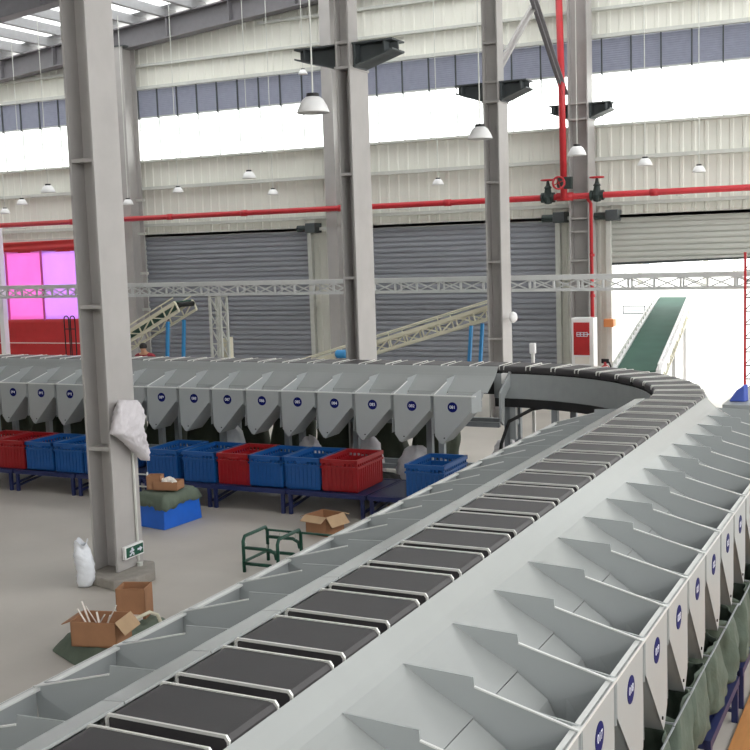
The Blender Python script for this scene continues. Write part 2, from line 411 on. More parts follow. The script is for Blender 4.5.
# ================================================================== RED FIRE PIPES
o = thing('fire_main_pipe', (-8,YW-.3,.57),'long red fire main running along the far wall','pipe')
zp = .0380*YW
q = MB(); q.tube([(XL+.3,YW-.56,zp),(XR-.3,YW-.56,zp)],.042,10); q.build('pipe_run','red',o,smooth=True)
for x in [-15,-13,-11,-9.6,-7.9,-6.2,-3.3,-1.9]:
    q = MB(); q.tube([(x-.05,YW-.56,zp),(x+.05,YW-.56,zp)],.050,10); q.build('coupling','red',o,smooth=True)
for x in [-14.5,-10.6,-7.0,-3.0]:
    q = MB(); q.box((x-.012,YW-.6,zp-.06),(x+.012,YW-.05,zp-.045)); q.build('bracket','wtrim',o)
pr = atY(563,100,YW-.62)
o = thing('fire_riser_pipe', (pr.x,YW-.62,zp),'tall red riser pipe in front of the wall column','pipe')
q = MB(); q.tube([(pr.x,YW-.64,zp-.02),(pr.x-.01,YW-.64,2.),(pr.x-.05,YW-.64,4.2)],.045,10); q.build('pipe_run','red',o,smooth=True)
q = MB(); q.tube([(pr.x-.12,YW-.56,zp),(pr.x+.1,YW-.56,zp)],.058,10); q.build('tee_fitting','red',o,smooth=True)
pd = atY(594,270,YW-.3)
o = thing('fire_drop_pipe', (pd.x,YW-.34,-1.3),'thin red drop pipe running down beside the wall column','pipe')
zlow = atY(598,352,YW-.4).z
q = MB(); q.tube([(pd.x-.02,YW-.56,zp),(pd.x-.01,YW-.40,zp-.1),(pd.x,YW-.40,zlow),],.028,8); q.build('pipe_run','red',o,smooth=True)
for z in (-.2,-.75,-1.1):
    q = MB(); q.tube([(pd.x,YW-.40,z-.02),(pd.x,YW-.40,z+.02)],.038,8); q.build('pipe_collar','red',o)
def valve(px, py, lab, front=False):
    p = atY(px,py,YW-.56); x = p.x
    o = thing('gate_valve',(x,YW-.56,zp-.06),lab,'valve','wheel valves on the fire main')
    if not front:
        q = MB(); q.lathe([(.001,-.09),(.05,-.08),(.07,0),(.05,.07),(.04,.12),(.055,.13),(.03,.16),(.018,.22),(.001,.23)],(x,YW-.56,zp),12); q.tube([(x-.09,YW-.56,zp),(x+.09,YW-.56,zp)],.05,10)
        q.lathe([(.001,-.09),(.07,-.09),(.07,-.06),(.001,-.06)],(x,YW-.56,zp),10,'x'); q.lathe([(.001,.06),(.07,.06),(.07,.09),(.001,.09)],(x,YW-.56,zp),10,'x')
        q.build('valve_body','valve',o,smooth=False)
        q = MB(); q.tube([(x+.09*math.cos(a),YW-.56+.09*math.sin(a),zp+.235) for a in [i*math.pi/8 for i in range(17)]],.012,6)
        for a in (0,math.pi/2): q.bar((x-.09*math.cos(a),YW-.56-.09*math.sin(a),zp+.235),(x+.09*math.cos(a),YW-.56+.09*math.sin(a),zp+.235),.014,.01)
        q.build('handwheel','red',o)
    else:
        z = atY(px,py,YW-.7).z
        q = MB(); q.lathe([(.001,-.08),(.06,-.07),(.07,0),(.06,.07),(.001,.08)],(x+.02,YW-.64,z),12); q.tube([(x+.02,YW-.64,z),(x+.02,YW-.78,z)],.025,8); q.box((x+.04,YW-.68,z-.08),(x+.16,YW-.6,z+.08)); q.build('valve_body','valve',o)
        q = MB(); q.tube([(x+.02+.08*math.cos(a),YW-.78,z+.08*math.sin(a)) for a in [i*math.pi/8 for i in range(17)]],.014,6)
        for a in (.4,.4+math.pi/2): q.bar((x+.02-.08*math.cos(a),YW-.78,z-.08*math.sin(a)),(x+.02+.08*math.cos(a),YW-.78,z+.08*math.sin(a)),.014,.01)
        q.build('handwheel','red',o)
valve(548,195,'dark iron wheel valve on the red main, left of the riser')
valve(597,190,'dark iron wheel valve on the red main, right of the wall column')
valve(562,183,'red wheel valve facing forward low on the riser pipe',True)

# fire cabinet and wall oddments by the door
pc0, pc1 = atY(571,318,14.9), atY(594,375,14.9)
o = thing('fire_hose_cabinet',(pc0.x+.15,14.95,FLOOR),'white framed red fire cabinet at the foot of the wall column','cabinet')
x0, x1, zt, zb = pc0.x, pc1.x, pc0.z, FLOOR
q = MB(); q.box((x0,14.9,zb),(x1,15.1,zt)); q.build('cabinet_body','white',o,bevel=.01)
q = MB(); q.box((x0+.035,14.888,zt-.50),(x1-.055,14.9,zt-.06)); dr = q.build('red_door','redbox',o)
q = MB(); w_ = x1-x0
for i in range(3):
    cx = x0+w_*(.34+.16*i); z = zt-.22
    q.box((cx-.026,14.882,z-.03),(cx+.026,14.887,z-.022)); q.box((cx-.026,14.882,z+.022),(cx+.026,14.887,z+.03)); q.box((cx-.026,14.882,z-.03),(cx-.018,14.887,z+.03)); q.box((cx+.018,14.882,z-.03),(cx+.026,14.887,z+.03)); q.box((cx-.02,14.882,z-.004),(cx+.02,14.887,z+.004))
q.box((x0+w_*.74,14.882,zt-.225),(x0+w_*.82,14.887,zt-.21))
q.build('white_marks','letter',dr)
q = MB(); q.box((x0+.06,14.888,zb+.1),(x1-.06,14.9,zt-.68)); q.build('lower_door','redbox',o)
q = MB(); q.box((x0+.05,14.888,zt-.62),(x1-.06,14.9,zt-.52)); q.build('white_notice','paper',o)
p0 = atY(606,317,YW-.06)
b = MB(); b.box((p0.x+.0,YW-.2,p0.z-.13),(p0.x+.14,YW-.05,p0.z-.02)); tag(b.build('wall_switch_box','orange',bevel=.01),'small orange box fixed to the wall beside the red drop pipe','box')
# red extinguisher cones by the door foot
p0 = atY(609,372,14.9)
o = thing('fire_extinguisher',(p0.x-.05,14.9,FLOOR),'red fire extinguisher standing beside the door opening','extinguisher')
q = MB(); q.lathe([(.001,0),(.07,0),(.075,.02),(.075,.34),(.05,.4),(.02,.42),(.02,.46),(.001,.46)],(p0.x-.05,14.9,FLOOR),14); q.build('cylinder_body','red',o,smooth=True)
q = MB(); q.box((p0.x-.1,14.89,FLOOR+.44),(p0.x,14.91,FLOOR+.5)); q.tube([(p0.x-.0,14.9,FLOOR+.46),(p0.x+.05,14.88,FLOOR+.35),(p0.x+.04,14.87,FLOOR+.15)],.012,6); q.build('handle','black',o)

# ================================================================== TARPAULIN SCREEN (left)
YT = YW-.12
o = thing('tarpaulin_screen',(-14,YT,-1.9),'pink and red tarpaulin screen hung across the left door opening','tarpaulin')
zt0 = .0172*YW; z1 = atY(30,251,YT).z; z2 = atY(30,320,YT).z; z3 = FLOOR+.1
seams = [-18.0, atY(3,300,YT).x, atY(10,300,YT).x, atY(45,300,YT).x, -12.72]
def strip(x0,x1,za,zb,sd,m,nm,off=0):
    q = MB(); x0 -= .03; q.grid(lambda u,v:(x0+(x1-x0)*u, YT+off+.02*math.sin(u*9+sd)+.012*math.sin(v*11+u*5+sd), za+(zb-za)*v-.02*math.sin(u*math.pi)*(1-v)),18,12); return q.build(nm,m,o,smooth=True,solid=.003)
for i,(a,c) in enumerate(zip(seams,seams[1:])): strip(a,c,z1,z2,i*1.7,'pink' if i%2==0 else 'lilac','upper_sheet')
strip(seams[0],seams[-1],zt0+.05,z1-.03,.3,'redtarp','red_hem',-.01)
strip(seams[0],seams[-1],z2+.03,z3,.9,'redtarp','lower_sheet',-.03)
for x in seams[1:-1]:
    q = MB(); q.box((x-.02,YT-.045,z2),(x+.02,YT-.03,z1)); q.build('seam_tape','pinktape',o)
q = MB(); q.tube([(seams[0],YT-.055,z2-.42),(seams[-1],YT-.055,z2-.40)],.008,5); q.build('tie_rope','wtrim',o)
pp = atY(2.5,300,14.6); zt1 = atY(2,228,14.6).z
o = thing('white_post',(pp.x,14.6,FLOOR),'slim white square post in front of the pink tarpaulin','post')
q = MB(); q.box((pp.x-.05,14.55,FLOOR),(pp.x+.05,14.65,zt1)); q.build('shaft','white',o)
q = MB(); q.box((pp.x-.1,14.5,FLOOR),(pp.x+.1,14.7,FLOOR+.02)); q.build('foot_plate','white',o)
# hooped trolley frame in front of it
pp = atY(70,330,13.6); 
o = thing('hooped_trolley',(pp.x,13.6,FLOOR),'dark hooped tube trolley standing before the red tarpaulin','trolley')
zt = atY(70,316,13.6).z
for dx in (-.06,.06):
    q = MB(); pts = [(pp.x+dx-.045,13.6,FLOOR+.05)]+[(pp.x+dx-.045*math.cos(a),13.6,zt-.045+.045*math.sin(a)) for a in [i*math.pi/6 for i in range(7)]]+[(pp.x+dx+.045,13.6,FLOOR+.05)]
    q.tube(pts,.009,6); q.build('hoop','black',o)
q = MB(); q.bar((pp.x-.1,13.6,zt-.2),(pp.x+.1,13.6,zt-.2),.015,.015); q.box((pp.x-.12,13.45,FLOOR+.05),(pp.x+.12,13.75,FLOOR+.08)); q.build('cross_shelf','black',o)
for dx in (-.08,.08):
    q = MB(); q.lathe([(.001,-.015),(.03,-.015),(.03,.015),(.001,.015)],(pp.x+dx,13.6,FLOOR+.03),10,'x'); q.build('wheel','black',o)

# ================================================================== LATTICE TRUSS
YTR = 13.5; zT, zB = -.0302*YTR, -.0447*YTR; dY = .09
o = thing('lattice_truss',(-8,YTR,zB),'long pale lattice truss spanning the hall in front of the shutters','truss')
x0, x1 = -14.2, .4
for y in (YTR-dY, YTR+dY):
    q = MB(); q.box((x0,y-.022,zT-.055),(x1,y+.022,zT)); q.build('top_chord','truss',o)
    q = MB(); q.box((x0,y-.018,zB),(x1,y+.018,zB+.03)); q.build('bottom_chord','truss',o)
q = MB(); n = round((x1-x0)/.305)
for i in range(n+1):
    x = x0+(x1-x0)*i/n
    q.bar((x,YTR-dY,zT-.03),(x,YTR+dY,zT-.03),.02,.02); q.bar((x,YTR-dY,zB+.015),(x,YTR+dY,zB+.015),.02,.02)
q.build('cross_tie','truss',o)
for i in range(n):
    xa, xb = x0+(x1-x0)*i/n, x0+(x1-x0)*(i+1)/n
    q = MB(); y = YTR-dY
    q.bar((xa,y,zT-.05),(xa,y,zB+.02),.026,.026)
    q.bar((xa,y-.004,zT-.05),(xb,y-.004,zB+.02),.016,.016); q.bar((xa,y+.004,zB+.02),(xb,y+.004,zT-.05),.016,.016)
    q.build('brace','truss',o)
    if i % 2 == 0:
        q = MB(); y = YTR+dY; q.bar((xa,y,zT-.05),(xa,y,zB+.02),.022,.022); q.bar((xa,y,zT-.05),(xb,y,zB+.02),.014,.014); q.build('brace','truss',o)
pl_ = atY(219,320,YTR); 
for px_, lab in ((219,'four-post lattice leg holding up the truss left of the middle'),):
    x = atY(px_,320,YTR).x; o = thing('truss_tower',(x,YTR,FLOOR),lab,'truss leg')
    h = .085
    for sx in (-h,h):
        for sy in (-h,h):
            q = MB(); q.box((x+sx-.016,YTR+sy-.016,FLOOR+.02),(x+sx+.016,YTR+sy+.016,zB)); q.build('post','wtrim',o)
    q = MB(); z = zB-.02; k = 0
    while z > FLOOR+.3:
        for sy in (-h,h):
            q.bar((x-h,YTR+sy,z),(x+h,YTR+sy,z-.22),.012,.012) if k%2==0 else q.bar((x+h,YTR+sy,z),(x-h,YTR+sy,z-.22),.012,.012)
            q.bar((x-h,YTR+sy,z),(x+h,YTR+sy,z),.014,.014)
        for sx in (-h,h): q.bar((x+sx,YTR-h,z),(x+sx,YTR+h,z-.22),.012,.012)
        z -= .22; k += 1
    q.build('lacing','wtrim',o)
    q = MB(); q.box((x-.13,YTR-.13,FLOOR),(x+.13,YTR+.13,FLOOR+.02)); q.build('foot_plate','wtrim',o)
# board leaning beside the leg
pb = atY(231,360,13.75)
b = MB(); b.box((pb.x-.05,13.7,FLOOR),(pb.x+.03,13.78,atY(231,337,13.75).z)); b.box((pb.x-.17,13.72,FLOOR),(pb.x-.05,13.78,atY(231,337,13.75).z-.02))
tag(b.build('cream_board','cream2'),'cream board standing upright beside the lattice leg','board')

# ================================================================== PENDANT LAMPS
def lamp(px, py, wpx, lab, cord_top=None):
    dist = .225*F_PX/wpx; r = _ray(px,py); p = r*(dist/F_PX)
    if p.y > 14.7: p = r*(14.7/r.y)
    d_ = wpx*p.dot(_f)/F_PX; k_ = d_/.225
    x,y,z = p
    o = thing('pendant_lamp',(x,y,z-.06),lab,'lamp','white bell pendant lamps')
    R_ = d_/2
    sc_ = lambda pr: [(a*k_,b_*k_) for a,b_ in pr]
    q = MB(); q.lathe(sc_([(.03,.095),(.05,.093),(.072,.075),(.095,.035),(.1125,-.01),(.110,-.014),(.09,.03),(.066,.068),(.03,.085)]),(x,y,z-.04*k_),22); q.build('lamp_shade','white',o,smooth=True)
    q = MB(); q.lathe(sc_([(.001,.118),(.042,.118),(.046,.09),(.001,.09)]),(x,y,z-.04*k_),14); q.build('ballast_cap','black',o)
    q = MB(); zt = rz(x)+.0; q.tube([(x,y,z+.07*k_),(x,y,zt)],.006,5); q.build('cord','wtrim',o)
lamp(313,105,33,'largest white bell lamp hanging in front of the second column')
lamp(480,133,25,'white bell lamp hanging against the left edge of the rear column')
lamp(577,151,19,'white bell lamp hanging before the wall column with corbels')
lamp(645,162,15,'white bell lamp right of the wall column, the higher of two')
lamp(699,169,13.5,'white bell lamp farthest right, below the window sill')
lamp(48,189,14.5,'white bell lamp above two smaller ones beside the front column')
lamp(22,202,11,'small white bell lamp above the pink tarpaulin, second from left')
lamp(5,211,10,'small white bell lamp at the left edge of the picture')
lamp(249,175,14,'white bell lamp below the window, between the first two columns')
lamp(178,190,11,'small white bell lamp on the wall left of the middle lamps')
lamp(273,192,11,'small white bell lamp close to the red main left of second column')
lamp(128,202,11,'small white bell lamp tight against the right of the front column')
lamp(438,182,12,'small white bell lamp on the wall between the two corbelled columns')
lamp(303,72,9.5,'small white lamp up against the dark louvers by the second column')

# ================================================================== SORTER LOOP
XI, XO = -1.62, -1.295                 # belt edges of the near run
RC = (-3.22, 7.15)                     # centre of the bend
RI = XI-RC[0]; RO = XO-RC[0]; RM = (RI+RO)/2
YF0 = RC[1]+RI+.02; YF1 = YF0+.325     # belt edges of the far run
ZB = -1.0
PN, PF = .3415, .3525
# ---- carrier prototype: x along travel, y across, z up (survey units, origin at belt top centre)
car = local_thing('belt_carrier'); 
q = MB(); hw, L2 = .1625, .094
prof = [(-hw+.004,-.05),(-hw,-.03),(-hw+.003,-.012),(-hw+.012,-.002),(-hw+.025,0),(hw-.025,0),(hw-.012,-.002),(hw-.003,-.012),(hw,-.03),(hw-.004,-.05)]
q.prism([(-L2,y,z) for y,z in prof],(2*L2,0,0)); q.build('belt','belt',car,org=1)
for sx in (-1,1):
    q = MB(); x = sx*(L2+.004); w = .0032
    pr2 = [(-hw-.000,-.030),(-hw-.000,-.008),(-hw+.008,.003),(hw-.008,.003),(hw+.000,-.008),(hw+.000,-.030),(hw-.006,-.030),(hw-.006,-.012),(hw-.012,-.004),(-hw+.012,-.004),(-hw+.006,-.012),(-hw+.006,-.030)]
    q.prism([(x-w,y,z) for y,z in pr2],(2*w,0,0)); q.build('side_bar','alu',car,org=1)
q = MB(); q.box((-.118,-hw+.02,-.11),(.118,hw-.02,-.052)); q.build('chassis','black',car,org=1)
n_car = 0
def place_car(x, y, ang, lab, grp):
    global n_car
    o = car if n_car == 0 else copy_tree(car); n_car += 1
    o.location = W((x,y,ZB)); o.rotation_euler = (0,0,ang); tag(o,lab,'conveyor carrier',grp)
PC = .2585; xm = (XI+XO)/2
y = 2.11+PC/2-PC*5; i = 0; ys = []
while y < RC[1]-.03: ys.append(y); y += PC
for i, y in enumerate(ys): place_car(xm,y,math.pi/2,'black belt carrier on the straight foreground run, %s from the front' % ORD[i],'belt carriers of the foreground run')
s0 = ys[-1]+PC-RC[1]; arc = RM*math.pi/2; k = 0
na = int((arc-s0)/PC)+1
for k in range(na):
    a = (s0+k*PC)/RM
    place_car(RC[0]+RM*math.cos(a),RC[1]+RM*math.sin(a),a+math.pi/2,'black belt carrier on the bend, %s from where the bend begins' % ORD[k],'belt carriers on the bend')
s1 = s0+na*PC-arc; k = 0
while RC[0]-s1-k*PC > -10.9:
    place_car(RC[0]-s1-k*PC,(YF0+YF1)/2,math.pi,'dark belt carrier on the far cross run, %s leftwards from the bend' % ORD[k],'belt carriers on the far run'); k += 1

# ---- supporting frame
fr = thing('sorter_frame',(-3,5,FLOOR),'grey steel frame carrying the belt loop on legs','conveyor frame')
q = MB(); q.box((XI+.03,.7,-1.24),(XO-.03,RC[1],-1.115)); q.box((-11.2,YF0+.03,-1.24),(RC[0],YF1-.03,-1.115))
def ring(mb, r0, r1, z0, z1, n=24, a0=0, a1=math.pi/2):
    for i in range(n):
        A, B_ = a0+(a1-a0)*i/n, a0+(a1-a0)*(i+1)/n
        c = lambda r,a,z:(RC[0]+r*math.cos(a),RC[1]+r*math.sin(a),z)
        mb.add([c(r0,A,z0),c(r1,A,z0),c(r1,B_,z0),c(r0,B_,z0),c(r0,A,z1),c(r1,A,z1),c(r1,B_,z1),c(r0,B_,z1)],[(0,1,2,3),(4,5,6,7),(0,1,5,4),(1,2,6,5),(2,3,7,6),(3,0,4,7)])
ring(q,RI+.03,RO-.03,-1.24,-1.115); q.build('track_bed','black',fr)
q = MB(); ring(q,RI-.012,RI+.0,-1.26,-1.06); q.box((RC[0]-.02,YF0-.012,-1.26),(RC[0],YF0,-1.06)); q.build('inner_side_panel','sorter',fr)
q = MB(); ring(q,RO+.008,RO+.02,-1.3,-1.045); q.build('outer_side_panel','sorter',fr)
q = MB(); ring(q,RI-.03,RI+.03,-1.33,-1.26); q.build('bottom_rail','black',fr)
q = MB(); ring(q,RO-.03,RO+.02,-1.33,-1.3); q.build('bottom_rail','black',fr)
def leg(x, y, dx, dy):
    q = MB()
    for s in (-1,1): q.box((x+s*dx-.025,y+s*dy-.025,FLOOR),(x+s*dx+.025,y+s*dy+.025,-1.24))
    q.bar((x-dx,y-dy,-1.5),(x+dx,y+dy,-1.5),.03,.04); q.bar((x-dx,y-dy,-1.9),(x+dx,y+dy,-1.9),.03,.04)
    q.build('leg_frame','legm',fr)
x = -3.14
while x > -10.8: leg(x,(YF0+YF1)/2,0,.13); x -= 2*PF
for a in (.35,.8,1.25): leg(RC[0]+RM*math.cos(a),RC[1]+RM*math.sin(a),.13*math.cos(a),.13*math.sin(a))
y = 1.0
while y < 7.2: leg(xm,y,.13,0); y += 2*PN
q = MB()
for yy in (YF0+.05,YF1-.05):
    for z in (-1.5,-1.9): q.box((-10.9,yy-.02,z-.02),(RC[0],yy+.02,z+.02))
q.build('tie_rail','legm',fr)
q = MB(); q.prism([((-3.10)-.01,YF0-.0,-1.03),((-3.10)-.01,YF0-.26,-1.19),((-3.10)-.01,YF0-.26,-1.42),((-3.10)-.01,YF0-.2,-1.46),((-3.10)-.01,YF0-.18,-1.24),((-3.10)-.01,YF0,-1.14)],(.02,0,0)); q.box(((-3.10)+.0,YF0-.04,-1.6),((-3.10)+.05,YF0+.01,-1.1)); q.build('end_bracket','sorter',fr)
q = MB(); pts = [((-3.10)+.42,YF0-.03,-1.30),((-3.10)+.2,YF0-.06,-1.34),((-3.10)+.02,YF0-.12,-1.44),((-3.10)-.04,YF0-.14,-1.62),((-3.10)-.05,YF0-.14,-1.72)]; q.tube(pts,.016,6); q.build('cable_hose','black',fr,smooth=True)

# ---- chutes. local: s = outward (-Y), t = +X, z up; fin at t = 0; sgn flips the hand
def make_chute(P, sg, lip=0.):
    o = local_thing('sorting_chute')
    def V(s,t,z): return (sg*t,-s,z)
    th = .004; e = .0004
    top = [(-lip-.001,-.003 if lip else -.0085),(0,-.0095),(.022,-.033),(.044,-.056),(.066,-.0765),(.09,-.093),(.12,-.111),(.16,-.133),(.262,-.188)]
    m = MB(); m.prism([V(a,e,z) for a,z in top]+[V(a-.002,e,z-.007) for a,z in reversed(top)],(sg*(P-2*e),0,0)); m.build('slide_sheet','sheet',o,org=1)
    m = MB(); t0, t1 = .012, P-.03
    m.prism([V(.264,t0,-.190),V(.345,t0,-.25),V(.352,t0,-.256),V(.385,t0,-.33),V(.375,t0,-.33),V(.34,t0,-.26),V(.264,t0,-.198)],(sg*(t1-t0),0,0)); m.build('deflector_plate','sheet',o,org=1)
    m = MB(); m.prism([V(.066,-th/2,-.0745),V(.262,-th/2,-.084),V(.264,-th/2,-.108),V(.532,-th/2,-.181),V(.532,-th/2,-.195),V(.33,-th/2,-.277),V(.285,-th/2,-.23),V(.262,-th/2,-.196)],(sg*th,0,0)); m.build('partition_fin','panel',o,org=1)
    m = MB(); m.add([V(.531,0,-.192),V(.33,0,-.275),V(.31,-.07*P,-.50),V(.531,-.07*P,-.50)],[(0,1,2,3)]); m.build('hopper_wall','panel',o,org=1,solid=.003)
    m = MB(); m.bar(V(.265,0.002,-.1085),V(.535,0.002,-.181),.008,.004); m.build('fin_edge','chute_edge',o,org=1)
    m = MB(); m.prism([V(.40,P*.99,-.152),V(.532,P*.90,-.183),V(.532,P*.90,-.32),V(.40,P*.99,-.32)],(sg*.004,0,0)); m.bar(V(.40,P*.985,-.15),V(.532,P*.905,-.184),.007,.004); m.build('side_plate','panel',o,org=1)
    w = .90*P
    pent = [(0.002,-.182),(w,-.182),(w,-.302),(.18*P,-.574),(.12*P,-.566),(0.002,-.508)]
    m = MB(); m.prism([V(.528,t,z) for t,z in pent],(0,-.006,0)); fp = m.build('front_panel','panel',o,org=1)
    m = MB(); m.box(tuple(min(a,c) for a,c in zip(V(.512,0,-.190),V(.537,P,-.182))),tuple(max(a,c) for a,c in zip(V(.512,0,-.190),V(.537,P,-.182)))); m.build('top_rail','chute_edge',o,org=1)
    m = MB(); m.prism([V(.30,w,-.302),V(.30,.18*P,-.574),V(.30,.17*P,-.568),V(.30,w-.004,-.296)],(0,-.235,0)); m.build('bottom_plate','panel',o,org=1)
    m = MB(); m.prism([V(.298,t,z) for t,z in [(0.004,-.25),(w,-.25),(w,-.302),(.18*P,-.574),(0.004,-.508)]],(0,.004,0)); m.build('back_plate','panel',o,org=1)
    m = MB(); m.lathe([(.001,-.0005),(.041,-.0005),(.041,.0012),(.001,.0012)],(0,0,0),28); dk = m.build('number_disc','disc',o,org=1); dk.rotation_euler = (R(90),0,0); dk.location = Vector(V(.5345,.45*P,-.275))*S
    m = MB(); m.lathe([(.001,0),(.006,0),(.006,.004),(.001,.004)],(0,0,0),8); bo = m.build('bolt','black',o,org=1); bo.rotation_euler = (R(90),0,0); bo.location = Vector(V(.534,.235*P,-.525))*S
    return o
def numeral(o, num):
    d = [c for c in bpy.data.objects if c.parent == o and c.name.startswith('number_disc')][0]
    cu = bpy.data.curves.new('number','FONT'); cu.body = '%03d' % num; cu.size = .075; cu.align_x = 'CENTER'; cu.align_y = 'CENTER'; cu.extrude = .0008; cu.offset = .0008
    cu.materials.append(M['letter'])
    tmp = bpy.data.objects.new('number_curve', cu); COL.objects.link(tmp); dg = bpy.context.evaluated_depsgraph_get()
    me = bpy.data.meshes.new_from_object(tmp.evaluated_get(dg)); me.name = 'number'; bpy.data.objects.remove(tmp)
    t = bpy.data.objects.new('number', me); COL.objects.link(t); t.parent = d; t.location = (0,0,.0035)
far = make_chute(PF, 1, .012); nearr = make_chute(PN, -1); nearl = make_chute(PN, 1, .062)
for i in range(17):
    o = far if i == 0 else copy_tree(far)
    lx = -3.40-PF*i-.45*PF
    o.location = W((lx,YF0-.0,ZB)); tag(o,'grey sorting chute of the far run, %s leftwards from the bend' % ORD[i],'sorting chute','sorting chutes of the far run')
far_list = [far]+[c for c in bpy.data.objects if c.name.startswith('sorting_chute') and c.get('group') == 'sorting chutes of the far run' and c != far]
nr = []
for i in range(19):
    o = nearr if i == 0 else copy_tree(nearr)
    yy = 2.248+.3405*(i-3)
    o.location = W((XO+.003,yy,ZB-.006)); o.rotation_euler = (0,0,R(90)); tag(o,'pale chute on the right of the foreground belt, %s from the front' % ORD[i],'sorting chute','sorting chutes right of the foreground belt'); nr.append(o)
for i in range(18):
    o = nearl if i == 0 else copy_tree(nearl)
    yy = 2.301+PN*1.01*(i-3)
    o.location = W((-1.692,yy,ZB)); o.rotation_euler = (0,0,R(-90)); tag(o,'grey chute on the left of the foreground belt, %s from the front' % ORD[i],'sorting chute','sorting chutes left of the foreground belt')
for i, o in enumerate(far_list): numeral(o, 81+i)
for i, o in enumerate(nr): numeral(o, 12+i)
# end cover after the last right-hand chute, with the blue plastic on it
ye = 2.248+.3405*15+.005
b = MB(); b.prism([(XO+.0,ye+.35,-1.045),(XO+.54,ye+.35,-1.16),(XO+.9,ye+.35,-1.16),(XO+.9,ye+.03,-1.18),(XO+.0,ye+.03,-1.06)],(0,0,-.02)); 
# sensor posts
def post(px, py0, py1, Y, lab):
    p = atY(px,py0,Y); zt = atY(px,py1,Y).z
    o = thing('sensor_post',(p.x,Y,p.z),lab,'sensor')
    zlow_ = FLOOR if Y > YF1 else p.z
    q = MB(); q.box((p.x-.012,Y-.012,zlow_),(p.x+.012,Y+.012,zt-.06)); q.build('post','alu',o)
    q = MB(); q.box((p.x-.026,Y-.02,zt-.09),(p.x+.026,Y+.02,zt)); q.build('sensor_head','white',o,bevel=.008)
post(505,391,373,YF0-.03,'white sensor box on a short post at the near edge of the far belt')
post(533,363,343,YF1+.05,'white sensor box on a post behind the far belt')

# ================================================================== CRATES AND RACKS
def make_crate(m, w=.300, d=.46, h=.255):
    o = local_thing('plastic_crate'); t = .008
    q = MB(); zw = h*.74
    q.box((0,0,0),(w,d,t))
    for (a,c) in (((0,0,0),(w,t,zw)),((0,d-t,0),(w,d,zw)),((0,0,0),(t,d,zw)),((w-t,0,0),(w,d,zw))): q.box(a,c)
    n = 8
    for i in range(n+1):
        x = (w-.012)*i/n
        for y in (-.006,d-t): q.box((x,y,.01),(x+.012,y+.014,h-.01))
    n = 12
    for i in range(n+1):
        y = (d-.012)*i/n
        for x in (-.006,w-t): q.box((x,y,.01),(x+.014,y+.012,h-.01))
    q.build('tub',m,o,org=1)
    q = MB(); e = .012
    for z0, z1 in ((h-.03,h),(zw-.004,zw+.012)):
        q.box((-e,-e,z0),(w+e,t+.002,z1)); q.box((-e,d-t-.002,z0),(w+e,d+e,z1)); q.box((-e,-e,z0),(t+.002,d+e,z1)); q.box((w-t-.002,-e,z0),(w+e,d+e,z1))
    q.build('rim',m,o,org=1)
    for y0 in (-e-.006, d+e-.002):
        q = MB(); q.box((w*.33,y0,h-.045),(w*.67,y0+.008,h-.03)); q.build('grip',m,o,org=1)
    return o
ZR = -1.885
bl, rd = make_crate('blue'), make_crate('crimson')
used = set()
CR = [('r',-8.00),('r',-7.65),('b',-7.31),('b',-6.975),('b',-6.64),('b',-5.965),('b',-5.59),('r',-5.25),('b',-4.94),('b',-4.61),('r',-4.28),('b',-3.55)]
CL = ['red crate at the far left end of the rack row','red crate directly left of the two blue crates at far left','blue crate right beside the left-hand red crates',
      'blue crate partly behind the front column, left side','blue crate hidden mostly behind the front column','blue crate just right of the front column, behind the tarped bin',
      'blue crate between the tarped bin and a red crate','red crate standing between blue crates in mid row','blue crate immediately right of the mid-row red crate',
      'blue crate immediately left of the end red crate','red crate at the right end of the crowded rack','lone blue crate at the right, half behind the foreground chutes']
for (c, x), lab in zip(CR, CL):
    src = bl if c == 'b' else rd
    o = src if c not in used else copy_tree(src); used.add(c)
    yf = 7.66+.02*(hsh(x)-.5)
    o.location = W((x,yf,ZR)); o.rotation_euler = (0,0,R((hsh(x,2)-.5)*2.0)); tag(o,lab,'crate','plastic crates under the far chutes')
def make_rack(L):
    o = local_thing('crate_rack'); d = .62; h = ZR-FLOOR-.001
    q = MB()
    for y in (0,d): q.box((0,y-.014,h-.035),(L,y+.014,h))
    for x in (0.,L/2,L): q.box((x-.014 if x else 0,0,h-.035),(x+.014 if x < L else L,d,h))
    q.box((.01,.0,h-.012),(L-.01,d,h-.004)); q.build('top_frame','rack',o,org=1)
    for x in (.03,L-.03):
        for y in (0,d):
            q = MB(); q.box((x-.013,y-.013,0),(x+.013,y+.013,h-.035)); q.build('leg','rack',o,org=1)
    q = MB(); z = h*.42
    q.box((.03,d-.01,z-.01),(L-.03,d+.01,z+.01))
    for x in (.03,L-.03): q.bar((x,0,z*.6),(x,d,z*1.5),.016,.016)
    q.build('stretcher','rack',o,org=1)
    return o
rk = make_rack(.70); first = True
for x, lab in ((-8.15,'navy rack under the leftmost red crates'),(-7.43,'navy rack under the blue crates left of the front column'),(-6.71,'navy rack hidden behind the front column'),
               (-5.99,'navy rack under blue crates behind the tarped bin'),(-5.29,'navy rack under the mid-row red crate'),(-4.58,'navy rack under the red crate at the crowded end'),(-3.86,'navy rack mostly empty beside the end red crate')):
    o = rk if first else copy_tree(rk); first = False
    o.location = W((x,7.62,FLOOR)); tag(o,lab,'rack','navy racks under the far chutes')

